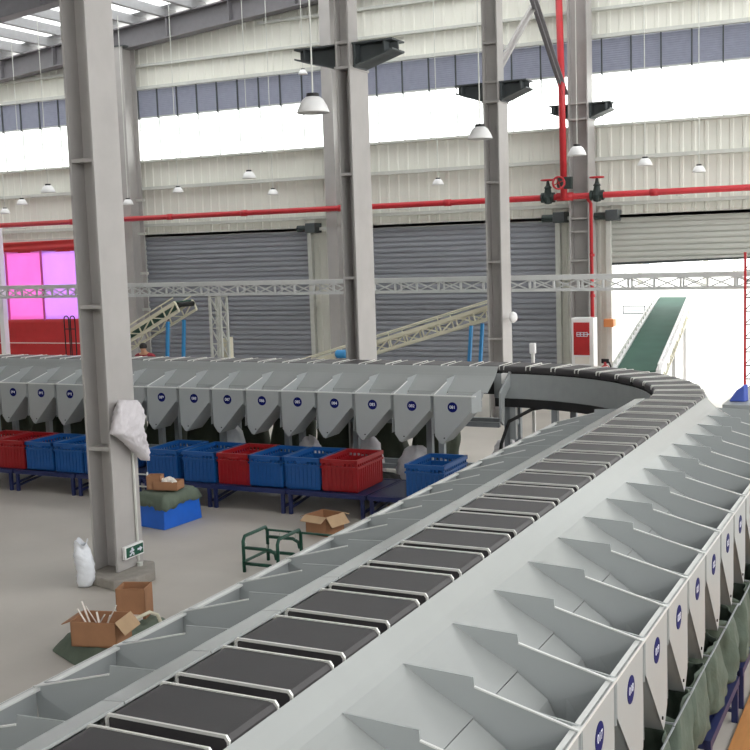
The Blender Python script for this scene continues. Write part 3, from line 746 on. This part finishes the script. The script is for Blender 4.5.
# ================================================================== SACKS
def sack_mesh(w, d, h, sd, top=.85, n=36, m=18, open_top=True):
    q = MB()
    def fn(u, v):
        a = 2*math.pi*v; z = -h*u
        prof = top+(1-top)*math.sin(min(1,u*1.5)*math.pi/2); 
        if u > .86: prof *= math.sqrt(max(0,1-((u-.86)/.14)**2*.97))
        k = 1+.07*wob(a,u*2,sd)*(.3+u)+.075*math.sin(a*6+sd+u*1.5)*(.5+.5*math.sin(u*2.6+sd))+.035*math.sin(a*13+sd*3+u*3)
        ca, sa = math.cos(a), math.sin(a); e = .55
        return (w/2*prof*k*math.copysign(abs(ca)**e,ca)+.02*math.sin(u*5+sd), d/2*prof*k*math.copysign(abs(sa)**e,sa), z-.015*math.sin(a*3+sd)*(1-u))
    q.grid(fn, m, n, True); return q
def hang_sack(x, y, z, w, d, h, sd, m, lab, grp, rot=0):
    o = thing('hanging_sack',(x,y,z),lab,'sack',grp); o.rotation_euler = (0,0,rot)
    sack_mesh(w,d,h,sd).build('bag',m,o,org=1,smooth=True,solid=.004)
    q = MB()
    for s in (-1,1): q.tube([(-w*.56,s*d*.44,.0),(w*.56,s*d*.44,.0)],.004,6)
    q.bar((-w*.5,-d*.44,0),(-w*.5,d*.44,0),.006,.006)
    q.build('hanger_frame','legm',o,org=1)
    for s in (-1,1):
        q = MB(); q.tube([(s*w*.4,d*.44,.0),(s*w*.4,d*.44,.05)],.005,5); q.build('hook','black',o,org=1)
    return o
for i in range(14):
    yy = 2.248+.3405*(i-1)-.17
    hang_sack(XO+.415+.01*hsh(i),yy,-1.585-.01*hsh(i,3),.31,.31,.27+.03*hsh(i,5),i*1.3,'olive','olive cloth sack hung under the right-hand chutes, %s from the front' % ORD[i],'olive sacks right of the foreground belt',R(90))
for i in range(12):
    xx = -4.05-i*.5
    hang_sack(xx,YF1+.30,-1.52-.03*hsh(i,8),.40,.30,.48,i*2.1+.4,'olive_shaded','shade-darkened olive sack behind the far run, %s leftwards from the bend' % ORD[i],'shade-darkened olive sacks beyond the far run')
# navy rack below the right-hand sacks
rk2 = copy_tree(rk); rk2.location = W((-.735,5.0,FLOOR)); rk2.rotation_euler = (0,0,R(90)); tag(rk2,'navy rack at the right picture edge below the olive sacks','rack')
rk3 = copy_tree(rk); rk3.location = W((-.735,4.2,FLOOR)); rk3.rotation_euler = (0,0,R(90)); tag(rk3,'navy rack in the lower right corner under the olive sacks','rack')
def lying(name, x, y, w, d, h, sd, m, lab, cat, grp=None, zb=FLOOR):
    q = MB()
    def fn(u, v):
        a = 2*math.pi*v; t = u*math.pi/2; k = 1+.14*wob(a,u*4,sd)
        return (x+w/2*math.cos(t)**.7*k*math.cos(a), y+d/2*math.cos(t)**.7*k*math.sin(a), zb+h*math.sin(t)*(1+.1*wob(a*1.3,u,sd+2)))
    q.grid(fn, 12, 28, True); o = q.build(name,m,smooth=True); return tag(o,lab,cat,grp)
for i,(x,y,w,h,m,lab) in enumerate([(-5.15,9.0,.3,.35,'sackw','white filled sack behind the far legs near the red crate'),(-4.55,8.99,.34,.42,'sackw','white filled sack in the gap right of the end red crate'),
      (-3.97,8.8,.4,.35,'sackw','white filled sack behind the empty rack'),(-3.45,9.75,.42,.3,'sackw','white filled sack below the last far chute'),(-5.95,8.95,.3,.45,'plastic','clear plastic bundle behind the mid-row red crate'),
      (-4.15,8.42,.5,.2,'tarpblack','black tarp heap lying behind the end red crate')]):
    lying('filled_sack' if m != 'tarpblack' else 'tarp_heap',x,y,w,w*.8,h,i*1.9+.3,m,lab,'sack' if m != 'tarpblack' else 'tarp')
# white bag by the front column
q = MB()
pb = atZ(84,588,FLOOR)
def fnb(u, v):
    a = 2*math.pi*v; rr = .056*(1+.12*wob(a,u*5,1.2)); 
    if u < .12: rr *= .75+u*2
    if u > .72: rr *= 1-1.9*(u-.72) if u < .9 else (.66+ (u-.9)*1.5)
    return (pb.x-.015+rr*.95*math.cos(a)+.015*math.sin(u*5), pb.y+.03+rr*math.sin(a), FLOOR+.005+.285*u+.02*math.sin(3*a)*u)
q.grid(fnb,22,26,True); q.add([],[]); tag(q.build('plastic_bag','plastic',smooth=True,solid=.003),'tied clear plastic bag standing against the column footing','bag')
# draped white sack on the front column flange
XD = -4.60
rows = [(400,116,132),(405,114,136),(412,112.5,137.5),(420,111,138),(428,109.5,138.5),(434,110,139),(438,117,139.5),(444,124,140.5),(450,130,141.5),(456,136,143),(460,140,143.5)]
q = MB()
def fnd(u, v):
    f = u*(len(rows)-1); i = min(int(f),len(rows)-2); t = f-i
    y_, a, c = [rows[i][k]*(1-t)+rows[i+1][k]*t for k in range(3)]
    ang = 2*math.pi*v; px = (a+c)/2+(c-a)/2*math.cos(ang)
    p = atX(px,y_,XD); dep = .045*math.sin(ang)*(.7+.6*math.sin(min(u,1)*math.pi))+.016*wob(px*.45,y_*.12,1.)+.008*math.sin(px*1.1+y_*.25)
    return (p.x+.03+dep, p.y, p.z)
q.grid(fnd,24,40,True); q.add([],[])
tag(q.build('draped_sack','sackw',smooth=True,solid=.004),'crumpled white woven sack draped on the front column','sack')
# conduit and exit sign on the front column
o = thing('exit_sign',(-4.63,5.7,-1.7),'green exit sign with running figure and arrow on the front column','sign')
A, B_, C_, D_ = atX(125,547,-4.615), atX(143.5,541,-4.615), atX(143.5,553.5,-4.615), atX(125,560.5,-4.615)
y0, y1 = A.y, B_.y; zt, zb = (A.z+B_.z)/2, (C_.z+D_.z)/2
q = MB(); q.box((-4.64,y0,zb),(-4.615,y1,zt)); q.build('frame','white',o,bevel=.003)
q = MB(); e = (zt-zb)*.12; q.box((-4.6155,y0+e,zb+e),(-4.612,y1-e,zt-e)); fa = q.build('green_face','signg',o)
def L2D(a, b): return (-4.611, y0+(y1-y0)*a, zb+(zt-zb)*b)
q = MB()
for pts in [((.30,.62),(.34,.42)),((.34,.42),(.27,.3)),((.27,.3),(.2,.27)),((.34,.42),(.42,.36)),((.42,.36),(.41,.2)),((.30,.6),(.22,.52)),((.30,.6),(.4,.56)),((.4,.56),(.44,.62))]:
    q.bar(L2D(*pts[0]),L2D(*pts[1]),.010,.003,up=(1,0,0))
q.lathe([(.001,0),(.009,0),(.009,.003),(.001,.003)],L2D(.34,.72),10,'x'); q.build('running_figure','letter',fa)
q = MB(); q.prism([L2D(.62,.45),L2D(.75,.45),L2D(.75,.32),L2D(.88,.52),L2D(.75,.72),L2D(.75,.6),L2D(.62,.6)],(.003,0,0)); q.build('arrow','letter',fa)
q = MB(); q.tube([(-4.635,5.80,FLOOR+.1),(-4.635,5.80,-1.02)],.009,6); q.lathe([(.001,0),(.02,0),(.02,.05),(.001,.05)],(-4.62,5.79,zb-.1),8); tag(q.build('conduit','wtrim'),'thin conduit running up the lit flange of the front column','conduit')

# ================================================================== FLOOR CLUTTER
def open_box(name, c, w, d, h, rot, lab, flaps=True, cat='box', grp='cardboard boxes', fill=None, m='card'):
    o = thing(name,c,lab,cat,grp); o.rotation_euler = (0,0,R(rot)); t = .006
    q = MB(); q.box((-w/2,-d/2,0),(w/2,d/2,t))
    for a,b_ in (((-w/2,-d/2,0),(w/2,-d/2+t,h)),((-w/2,d/2-t,0),(w/2,d/2,h)),((-w/2,-d/2,0),(-w/2+t,d/2,h)),((w/2-t,-d/2,0),(w/2,d/2,h))): q.box(a,b_)
    q.build('carton',m,o,org=1)
    if flaps:
        f = h*.5
        for s,ang in (((-1,-.5),(1,-.35)) if flaps is True else ()):
            q = MB(); y = s*d/2; q.prism([(-w/2,y,h),(w/2,y,h),(w/2,y+s*f*math.cos(ang),h+f*math.sin(ang)),(-w/2,y+s*f*math.cos(ang),h+f*math.sin(ang))],(0,0,.005)); q.build('flap','cardin',o,org=1)
        for s,ang in ((-1,-.35),(1,-.9)):
            q = MB(); x = s*w/2; g = f*(1.25 if s > 0 else .8); q.prism([(x,-d/2,h),(x,d/2,h),(x+s*g*math.cos(ang),d/2,h+g*math.sin(ang)),(x+s*g*math.cos(ang),-d/2,h+g*math.sin(ang))],(0,0,.005)); q.build('flap','cardin' if s > 0 else m,o,org=1)
    return o
ZT = FLOOR+.09
pts_ = [atZ(52,646,FLOOR+.03),atZ(90,670,FLOOR+.03),atZ(175,618,FLOOR+.06),atZ(140,612,FLOOR+.06)]
q = MB()
def fnt(u, v):
    a = pts_[0].lerp(pts_[3],u); c = pts_[1].lerp(pts_[2],u); p = a.lerp(c,v)
    hgt = .085*min(1,4*min(u,1-u,v+.02,1-v+.02)*2.2)
    return (p.x,p.y,FLOOR+.004+hgt+.006*wob(u*14,v*9,.5))
q.grid(fnt,30,18); q.grid(lambda u,v:(lambda p:(p.x,p.y,FLOOR+.002))(pts_[0].lerp(pts_[3],u).lerp(pts_[1].lerp(pts_[2],u),v)),30,18)
tag(q.build('ground_tarp','tarp',smooth=True),'grey green tarp spread over the floor load below the cardboard boxes','tarp')
c = atZ(92,646,ZT); bx = open_box('cardboard_box',(c.x,c.y+.08,ZT),.25,.19,.13,14,'open cardboard box of scraps on the floor tarp','sides')
for i in range(7):
    q = MB(); a = hsh(i)*6.28; x, y = c.x+.07*(hsh(i,1)-.5)*2, c.y+.08+.05*(hsh(i,2)-.5)*2
    q.bar((x,y,ZT+.015),(x+.10*math.cos(a),y+.07*math.sin(a),ZT+.13+.06*hsh(i,4)),.010,.004); tag(q.build('paper_scrap','paper'),'pale paper strip sticking out of the open floor box','paper','paper strips in the floor box')
c = atZ(129,626,FLOOR+.05); open_box('cardboard_box',(c.x,c.y+.06,FLOOR+.093),.165,.14,.17,20,'tall brown cardboard box standing behind the scrap box',False)
q = MB(); p1, p2 = atZ(113,629,FLOOR+.14), atZ(150,612,FLOOR+.16); q.tube([p1-Vector((0,0,.05)),p1,p2,p2+Vector((.05,.0,-.01)),p2+Vector((.06,.02,-.07))],.010,7)
tag(q.build('bent_tube','cream2',smooth=True),'bent pale tube lying along the floor tarp','tube')
q = MB(); p1 = atZ(112,622,ZT+.02); q.box((p1.x-.09,p1.y-.02,ZT+.0),(p1.x+.1,p1.y+.16,ZT+.03)); tag(q.build('paper_sheet','paper',bevel=.005),'pale paper bundle between the two floor boxes','paper')
c = atZ(322,534,FLOOR); open_box('cardboard_box',(c.x,c.y+.05,FLOOR),.2,.2,.14,-12,'open brown box on the floor behind the foreground chutes',True)
# green tube cart
pc = atZ(250,563,FLOOR); 
o = thing('tube_cart',(pc.x,pc.y,FLOOR),'dark green tube frame cart behind the foreground chutes','cart')
ct = atZ(244,540,FLOOR)
x0, y0 = atZ(244.5,572,FLOOR).x, atZ(244.5,572,FLOOR).y
w, d, h = .62, .30, .235
def hoop(x, m='green'):
    return MB().tube([(x,y0,FLOOR),(x,y0,FLOOR+h-.03),(x,y0+.02,FLOOR+h),(x,y0+d-.02,FLOOR+h),(x,y0+d,FLOOR+h-.03),(x,y0+d,FLOOR)],.012,7)
hoop(x0).build('end_hoop','green',o,smooth=True); hoop(x0+.26).build('end_hoop','green',o,smooth=True)
for yy, z in ((y0,FLOOR+h*.7),(y0,FLOOR+h*.25),(y0+d,FLOOR+h*.7),(y0+d,FLOOR+h*.25)):
    q = MB(); q.tube([(x0,yy,z),(x0+.20,yy,z),(x0+.24,yy,z-.02),(x0+.25,yy,z-.06)],.012,7); q.build('side_rail','green',o,smooth=True)
q = MB(); q.tube([(x0,y0,FLOOR+.07),(x0,y0+d,FLOOR+.07)],.01,6); q.tube([(x0+.26,y0,FLOOR+.07),(x0+.26,y0+d,FLOOR+.07)],.01,6); q.tube([(x0,y0+d,FLOOR+h*.9),(x0+w*.9,y0+d,FLOOR+h*.9)],.008,6); q.build('cross_tube','green',o)
q = MB()
for xx_, yy in ((x0+.02,y0),(x0+.18,y0),(x0+.2,y0),(x0+.1,y0+d),(x0+.22,y0+d)): q.tube([(xx_,yy,FLOOR+h*.7),(xx_,yy,FLOOR+h*.85)],.005,5)
q.build('peg','wtrim',o)
# tarped blue bin
cf = atZ(165,530,FLOOR); crt = atZ(200,518,FLOOR); cl = atZ(136,525,FLOOR)
o = thing('tarped_bin',(cf.x,cf.y,FLOOR),'bright blue wrapped bin with a grey green tarp over its top','bin')
v1 = crt-cf; v2 = cl-cf; hB = .20
def PB(a,b_,z): p = cf+v1*a+v2*b_; return (p.x,p.y,FLOOR+z)
q = MB(); fl = .04
q.add([PB(-fl,-fl,0),PB(1+fl,-fl,0),PB(1+fl,1.0,0),PB(-fl,1.0,0),PB(0,0,hB),PB(1,0,hB),PB(1,1,hB),PB(0,1,hB)],[(3,2,1,0),(4,5,6,7),(0,1,5,4),(1,2,6,5),(2,3,7,6),(3,0,4,7)]); q.build('wrapped_body','bluetarp',o,bevel=.008)
q = MB()
def fnc(u, v):
    a = -.05+1.10*u; b_ = -.05+1.09*v; dd = min(u,1-u,v,1-v); z = hB+.004+.055*min(1,dd*9)**.6
    if dd < .001: z = hB-.02-.02*hsh(round(u*12),round(v*12))-(.025 if (u<.35 and v<.3) else 0)
    p = PB(a,b_,z+.006*wob(u*9,v*9,2.)); return p
q.grid(fnc,16,16); q.build('tarp_cover','tarp',o,smooth=True,solid=.004)
zc = hB+.075
p = PB(.30,.62,zc); open_box('cardboard_box',p,.11,.1,.11,18,'upright cardboard box on top of the tarped bin',False)
p = PB(.42,.32,zc); ob = open_box('cardboard_tray',p,.2,.14,.065,12,'shallow cardboard tray of white bags on the tarped bin',False,'tray')
for i in range(9):
    xx_, yy = p[0]+.075*(hsh(i,1)-.5)*2, p[1]+.05*(hsh(i,2)-.5)*2
    q = MB(); q.lathe([(.001,-.025),(.022,-.018),(.032,0),(.022,.018),(.001,.025)],(0,0,0),10); oo = q.build('white_packet','paper',None,org=1,smooth=True); oo.location = W((xx_,yy,p[2]+.055+.012*hsh(i,7))); oo.scale = (1,.8,.9)
    tag(oo,'small white packet piled in the cardboard tray','packet','white packets in the tray')
pw = atZ(138,486,-1.86); o = thing('wire_basket',(pw.x,pw.y,FLOOR),'pale wire stand half hidden behind the tarped bin','stand')
q = MB()
for dz in (.12,.22,.32): q.tube([(pw.x-.1,pw.y,FLOOR+dz),(pw.x+.1,pw.y,FLOOR+dz)],.007,5)
for dx in (-.1,.1): q.tube([(pw.x+dx,pw.y,FLOOR),(pw.x+dx,pw.y,FLOOR+.34)],.008,5)
q.build('wire_frame','wtrim',o)
# plywood lane at the lower right
b = MB(); b.box((-.715,3.2,FLOOR),(.3,6.9,FLOOR+.012)); tag(b.build('plywood_sheet','ply'),'orange brown plywood laid on the floor in the lower right corner','board')

# ================================================================== INCLINED CONVEYORS
def inclined(lo, hi, width, lab, legs, m='cream2'):
    lo, hi = Vector(lo), Vector(hi); d = (hi-lo).normalized(); nrm = Vector((-d.z,0,d.x)); hgt = .13
    o = thing('inclined_conveyor',(lo.x,lo.y,FLOOR),lab,'conveyor','cream inclined conveyors')
    Lg = (hi-lo).length; n = max(4,round(Lg/.24))
    for k, y in enumerate((0,width)):
        off = Vector((0,y,0)); q = MB()
        q.bar(lo+off,hi+off,.03,.03,up=nrm); q.build('bottom_chord',m,o)
        q = MB(); q.bar(lo+off+nrm*hgt,hi+off+nrm*hgt,.035,.045,up=nrm); q.build('top_chord',m,o)
        q = MB()
        for i in range(n):
            a, c = lo+off+d*Lg*i/n, lo+off+d*Lg*(i+1)/n
            q.bar(a,a+nrm*hgt,.016,.016); 
            if i%2: q.bar(a,c+nrm*hgt,.016,.016)
            else: q.bar(a+nrm*hgt,c,.016,.016)
        q.bar(hi+off,hi+off+nrm*hgt,.02,.02); q.build('lattice',m,o)
        q = MB(); hr = nrm*(hgt+.075); q.tube([lo+off+hr,hi+off+hr],.010,6)
        for i in range(0,n+1,3): q.bar(lo+off+d*Lg*i/n+nrm*hgt,lo+off+d*Lg*i/n+hr,.012,.012)
        q.build('guard_rail',m,o)
    q = MB(); a, c = lo+nrm*(hgt+.012), hi+nrm*(hgt+.012)
    q.add([a+Vector((0,.03,0)),c+Vector((0,.03,0)),c+Vector((0,width-.03,0)),a+Vector((0,width-.03,0))],[(0,1,2,3)]); q.build('belt','gbelt',o,solid=.012)
    q = MB(); q.tube([hi+nrm*(hgt*.7)+Vector((0,.03,0)),hi+nrm*(hgt*.7)+Vector((0,width-.03,0))],.035,10); q.build('head_roller','black',o)
    for f in legs:
        p = lo+d*Lg*f
        for y in (0.02,width-.02):
            q = MB(); q.bar((p.x,p.y+y,FLOOR),(p.x+.09,p.y+y,p.z),.035,.045); q.build('support_leg','skyblue',o)
        q = MB(); q.bar((p.x-.12,p.y+.1,FLOOR+.05),(p.x+.06,p.y+.1,p.z-.1),.03,.03); q.bar((p.x,p.y,FLOOR+.3),(p.x,p.y+width,FLOOR+.3),.03,.03); q.build('strut','legm',o)
    return o
YC = 12.85
lo, hi = atY(300,376,YC), atY(489,316,YC)
inclined((lo.x,YC,lo.z),(hi.x+.05,YC,hi.z-.01),.42,'cream inclined conveyor rising to the right behind the second column',(.86,.25))
lo, hi = atY(62,384,YC), atY(179,311,YC)
inclined((lo.x,YC,lo.z),(hi.x,YC,hi.z),.42,'cream inclined conveyor rising to the right behind the front column',(.86,.3))
# motor at the foot of the right one
pm = atY(342,354,12.6); o = thing('drive_motor',(pm.x,12.6,FLOOR),'light blue drive motor at the foot of the inclined conveyor','motor')
q = MB(); q.lathe([(.001,-.08),(.045,-.08),(.055,-.06),(.055,.06),(.04,.08),(.001,.08)],(pm.x,12.6,pm.z),14,'x'); q.build('motor_body','skyblue',o,smooth=False)
q = MB(); q.box((pm.x-.08,12.55,FLOOR),(pm.x+.08,12.65,pm.z-.07)); q.build('stand','rack',o)
# green loading conveyor at the open door
Y0, Y1 = 11.2, 16.2
nl, nr_ = atY(616,372,Y0), atY(655,372,Y0); fl_, fr_ = atY(660,298,Y1), atY(687,298,Y1)
o = thing('loading_conveyor',((nl.x+nr_.x)/2,Y0,FLOOR),'green belted loading conveyor sloping up through the open door','conveyor')
q = MB(); q.add([nl,nr_,fr_,fl_],[(0,1,2,3)]); q.build('belt','gbelt',o,solid=.03)
for a, c, s in ((nl,fl_,-1),(nr_,fr_,1)):
    q = MB(); v = Vector((s*.035,0,.0)); q.bar(a+v+Vector((0,0,-.02)),c+v+Vector((0,0,-.02)),.05,.09); q.build('side_beam','white',o)
    q = MB(); q.bar(a+v+Vector((0,0,.075)),c+v+Vector((0,0,.075)),.018,.018)
    n = 18
    for i in range(n+1): p = a.lerp(c,i/n)+v; q.bar(p,p+Vector((0,0,.07)),.014,.014)
    q.build('guard_rail','white' if s > 0 else 'wtrim',o)
    q = MB()
    for i in range(11):
        p, p2 = a.lerp(c,i/11)+v, a.lerp(c,(i+1)/11)+v; q.bar(p+Vector((0,0,-.05)),p2+Vector((0,0,-.22)),.012,.012); q.bar(p+Vector((0,0,-.22)),p2+Vector((0,0,-.05)),.012,.012)
    q.bar(a+v+Vector((0,0,-.22)),c+v+Vector((0,0,-.22)),.018,.018); q.build('lattice','cream2',o)
for f in (.12,.5,.9):
    for a, c in ((nl,fl_),(nr_,fr_)):
        p = a.lerp(c,f); q = MB(); q.box((p.x-.02,p.y-.02,FLOOR-.02 if p.y > YW+.3 else FLOOR),(p.x+.02,p.y+.02,p.z-.05)); q.build('leg','white',o)
pm = atY(659,362,Y0+.8); q = MB(); q.lathe([(.001,-.12),(.06,-.12),(.07,0),(.06,.12),(.001,.12)],(pm.x,Y0+.8,pm.z),14,'y'); q.build('drive_motor','skyblue',o)

# wall fan on column 3
pf = atY(515,319,12.5); o = thing('wall_fan',(pf.x,12.5,pf.z),'white round wall fan fixed to the rear column','fan')
q = MB(); q.lathe([(.001,-.035),(.03,-.032),(.055,-.015),(.066,.007),(.062,.02),(.025,.03),(.001,.035)],(0,0,0),20,'y')
fb = q.build('fan_cage','white',o,org=1,smooth=True); fb.rotation_euler = (0,R(10),R(75)); fb.location = (0,-.1,.05)
q = MB(); q.bar((-.07,.05,-.02),(.0,.0,0),.03,.03); q.build('arm','white',o,org=1)

# red lattice post at the right edge
pr_ = atY(749,300,13.0); o = thing('red_lattice_post',(pr_.x,13.0,FLOOR),'red lattice rack post at the right picture edge','rack post')
zt = atY(747,252,13.0).z
for dx in (-.04,.12):
    q = MB(); q.box((pr_.x+dx-.012,12.98,FLOOR),(pr_.x+dx+.012,13.02,zt)); q.build('upright','red',o)
q = MB(); z = FLOOR+.2; k = 0
while z < zt-.15: q.bar((pr_.x-.05,13.,z),(pr_.x+.09,13.,z+.0),.014,.014); q.bar((pr_.x-.05,13.,z),(pr_.x+.09,13.,z+.15),.012,.012); z += .15
q.build('lacing','dark',o)
# grey cover and blue plastic beyond the last right-hand chute
yc0 = 2.248+.3405*15+.02; Yb = yc0+.14
pts = [atY(728.5,401.5,Yb),atY(733,394.5,Yb),atY(736.5,390,Yb),atY(741,387,Yb),atY(743.8,384.5,Yb),atY(744,393,Yb),atY(744.5,401.5,Yb)]
zpl = min(p.z for p in pts)-.001
for p in pts:
    if p.z < zpl+.02: p.z = zpl+.001
o = thing('end_cover',(XO+.5,7.9,FLOOR),'grey flat cover plate ending the right-hand chute row','cover plate')
q = MB(); q.box((XO+.1,yc0,zpl-.05),(XO+1.3,yc0+.85,zpl)); q.build('plate','sorter',o)
for dx in (.3,1.2):
    q = MB(); q.box((XO+dx-.02,yc0+.6,FLOOR),(XO+dx+.02,yc0+.64,zpl-.05)); q.build('leg','legm',o)
q = MB(); q.prism(pts,(.02,.05,0))
tag(q.build('blue_plastic_piece','blueplas',bevel=.006),'pointed blue plastic piece standing on the grey cover plate','plastic')

# ================================================================== PERSON behind the sorter
YP = 12.55; pt = atY(146,343.5,YP); hp = pt.z-FLOOR
px_ = pt.x
def skin_body(name, joints, edges, radii, m, parent, root=0, sub=2):
    me = bpy.data.meshes.new(name); me.from_pydata([tuple(Vector(j)*S) for j in joints], edges, []); me.update()
    o = bpy.data.objects.new(name, me); COL.objects.link(o); o.parent = parent
    sk = o.modifiers.new('skin','SKIN'); sk.use_smooth_shade = True
    for i, r in enumerate(radii):
        v = me.skin_vertices[0].data[i]; v.radius = (r[0]*S, r[1]*S) if isinstance(r, tuple) else (r*S, r*S); v.use_root = (i == root)
    sb = o.modifiers.new('sub','SUBSURF'); sb.levels = sub; sb.render_levels = sub
    me.materials.append(M[m]); return o
per = thing('person',(px_,YP,FLOOR),'person in a red jacket bending over beside the inclined conveyor','person')
h = hp
J = [(0,0,h*.52),(0,-.01,h*.62),(.0,-.03,h*.74),(0,-.04,h*.83),(.0,-.055,h*.875),(.0,-.07,h*.93),(.0,-.07,h*.98),
     (.07,0,h*.5),(.075,-.02,h*.28),(.075,.0,h*.04),(.075,-.09,h*.02),(-.07,0,h*.5),(-.075,-.02,h*.28),(-.075,.0,h*.04),(-.075,-.09,h*.02),
     (.14,-.03,h*.80),(.17,-.08,h*.64),(.13,-.2,h*.57),(.12,-.26,h*.555),(-.14,-.03,h*.80),(-.17,-.08,h*.64),(-.13,-.2,h*.57),(-.12,-.26,h*.555)]
E_ = [(0,1),(1,2),(2,3),(3,4),(4,5),(5,6),(0,7),(7,8),(8,9),(9,10),(0,11),(11,12),(12,13),(13,14),(3,15),(15,16),(16,17),(17,18),(3,19),(19,20),(20,21),(21,22)]
Rr = [(.085,.06),(.08,.055),(.09,.06),(.07,.05),.03,(.042,.05),(.038,.045),.055,.04,.026,.022,.055,.04,.026,.022,.035,.028,.02,.017,.035,.028,.02,.017]
skin_body('body',J,E_,Rr,'skin',per)
skin_body('jacket',[J[0],J[1],J[2],J[3],J[15],J[16],(.135,-.19,h*.578),J[19],J[20],(-.135,-.19,h*.578)],[(0,1),(1,2),(2,3),(3,4),(4,5),(5,6),(3,7),(7,8),(8,9)],[(.1,.072),(.095,.068),(.1,.07),(.08,.06),.045,.037,.03,.045,.037,.03],'jacket',per)
skin_body('trousers',[J[0],J[7],J[8],J[9],J[11],J[12],J[13]],[(0,1),(1,2),(2,3),(0,4),(4,5),(5,6)],[(.095,.07),.064,.05,.036,.064,.05,.036],'trousers',per)
q = MB(); q.lathe([(.001,.056),(.03,.05),(.048,.028),(.053,.0),(.05,-.02)],(0,-.065,h*.955),16); q.build('hair','hair',per,org=1,smooth=True)

# ================================================================== OUTSIDE THE OPEN DOOR
YV = 60.; pv = atY(640,250,YV); o = thing('delivery_van',(pv.x,YV,FLOOR),'pale van parked in the bright yard beyond the door','van')
q = MB(); x = pv.x; zf = FLOOR-.02
q.prism([(x-1.1,YV-.4,zf+.18),(x+1.1,YV-.4,zf+.18),(x+1.1,YV-.4,zf+.5),(x+.85,YV-.4,zf+.55),(x+.6,YV-.4,zf+.9),(x-1.1,YV-.4,zf+.92)],(0,.85,0)); q.build('body','van',o,bevel=.04)
q = MB(); q.prism([(x+.2,YV-.41,zf+.58),(x+.72,YV-.41,zf+.58),(x+.55,YV-.41,zf+.84),(x+.2,YV-.41,zf+.84)],(0,.02,0)); q.build('side_window','vglass',o)
for dx in (-.7,.7):
    q = MB(); q.lathe([(.001,-.05),(.17,-.05),(.17,.05),(.001,.05)],(x+dx,YV-.38,zf+.17),16,'y'); q.build('wheel','glare_tyre',o)
p = atZ(634,314,FLOOR-.02); o = thing('yard_board',(p.x,p.y,FLOOR-.02),'small grey framed board in the bright yard left of the green conveyor','board')
q = MB(); q.box((p.x-.30,p.y,FLOOR-.02),(p.x+.30,p.y+.03,FLOOR+.20)); q.build('panel','van',o)
q = MB(); q.box((p.x-.32,p.y-.02,FLOOR+.19),(p.x+.32,p.y+.05,FLOOR+.22)); q.box((p.x-.32,p.y-.02,FLOOR-.02),(p.x-.29,p.y+.05,FLOOR+.2)); q.box((p.x+.29,p.y-.02,FLOOR-.02),(p.x+.32,p.y+.05,FLOOR+.2)); q.box((p.x-.3,p.y-.02,FLOOR-.02),(p.x+.3,p.y+.05,FLOOR+.01)); q.build('frame','dark',o)
q = MB(); q.box((p.x-.2,p.y-.006,FLOOR+.05),(p.x+.22,p.y,FLOOR+.10)); q.build('dark_band','vglass',o)
for i,(px0,Yt,hh) in enumerate([(640,44,3.6),(705,40,3.4),(735,46,4.2)]):
    p = atY(px0,300,Yt); o = thing('yard_tree',(p.x,Yt,FLOOR),['pale tree over the van beyond the open door','pale green tree in the middle of the door opening','pale tree at the right edge of the door opening'][i],'tree','trees in the yard')
    q = MB(); q.tube([(p.x,Yt,FLOOR),(p.x+.05,Yt,FLOOR+hh*.5),(p.x,Yt,FLOOR+hh*.8)],.09,7); q.build('trunk','glare_bark',o)
    q = MB()
    for k in range(260):
        a, t, r = hsh(k,1+i)*6.283, hsh(k,2+i)*2-1, hsh(k,3+i)**.4
        c = Vector((p.x+1.1*r*math.cos(a)*math.sqrt(1-t*t),Yt+1.1*r*math.sin(a)*math.sqrt(1-t*t),FLOOR+hh*.75+1.0*r*t)); s = .12+.1*hsh(k,9)
        v = Vector((hsh(k,4)-.5,hsh(k,5)-.5,hsh(k,6)-.5)).normalized(); w2 = v.orthogonal().normalized()*s; v2 = v.cross(w2).normalized()*s
        q.add([c-w2,c-v2*.5,c+w2,c+v2*.5],[(0,1,2,3)])
    q.build('foliage','leaf',o)

# drop helper keys
for o in bpy.data.objects:
    if '_w' in o: del o['_w']

# ================================================================== LIGHT, CAMERA
w = bpy.data.worlds.new('overcast'); bpy.context.scene.world = w; w.use_nodes = True
bg = w.node_tree.nodes['Background']; bg.inputs['Color'].default_value = (1.,.995,.985,1); bg.inputs['Strength'].default_value = 3.4
cam = bpy.data.cameras.new('camera'); cam.sensor_width = 36; cam.sensor_fit = 'HORIZONTAL'; cam.lens = F_PX/750*36; cam.clip_start = .05; cam.clip_end = 500
co = bpy.data.objects.new('camera', cam); COL.objects.link(co)
mt = Matrix((( _r.x,_u.x,-_f.x,0),(_r.y,_u.y,-_f.y,0),(_r.z,_u.z,-_f.z,HC),(0,0,0,1))); co.matrix_world = mt
sc = bpy.context.scene; sc.camera = co
sc.view_settings.view_transform = 'Standard'; sc.view_settings.look = 'None'; sc.view_settings.exposure = 0.16; sc.view_settings.gamma = 1; sc.view_settings.use_curve_mapping = False
sc.cycles.use_denoising = True; sc.cycles.max_bounces = 8; sc.cycles.diffuse_bounces = 5; sc.cycles.transparent_max_bounces = 8; sc.cycles.sample_clamp_indirect = 8
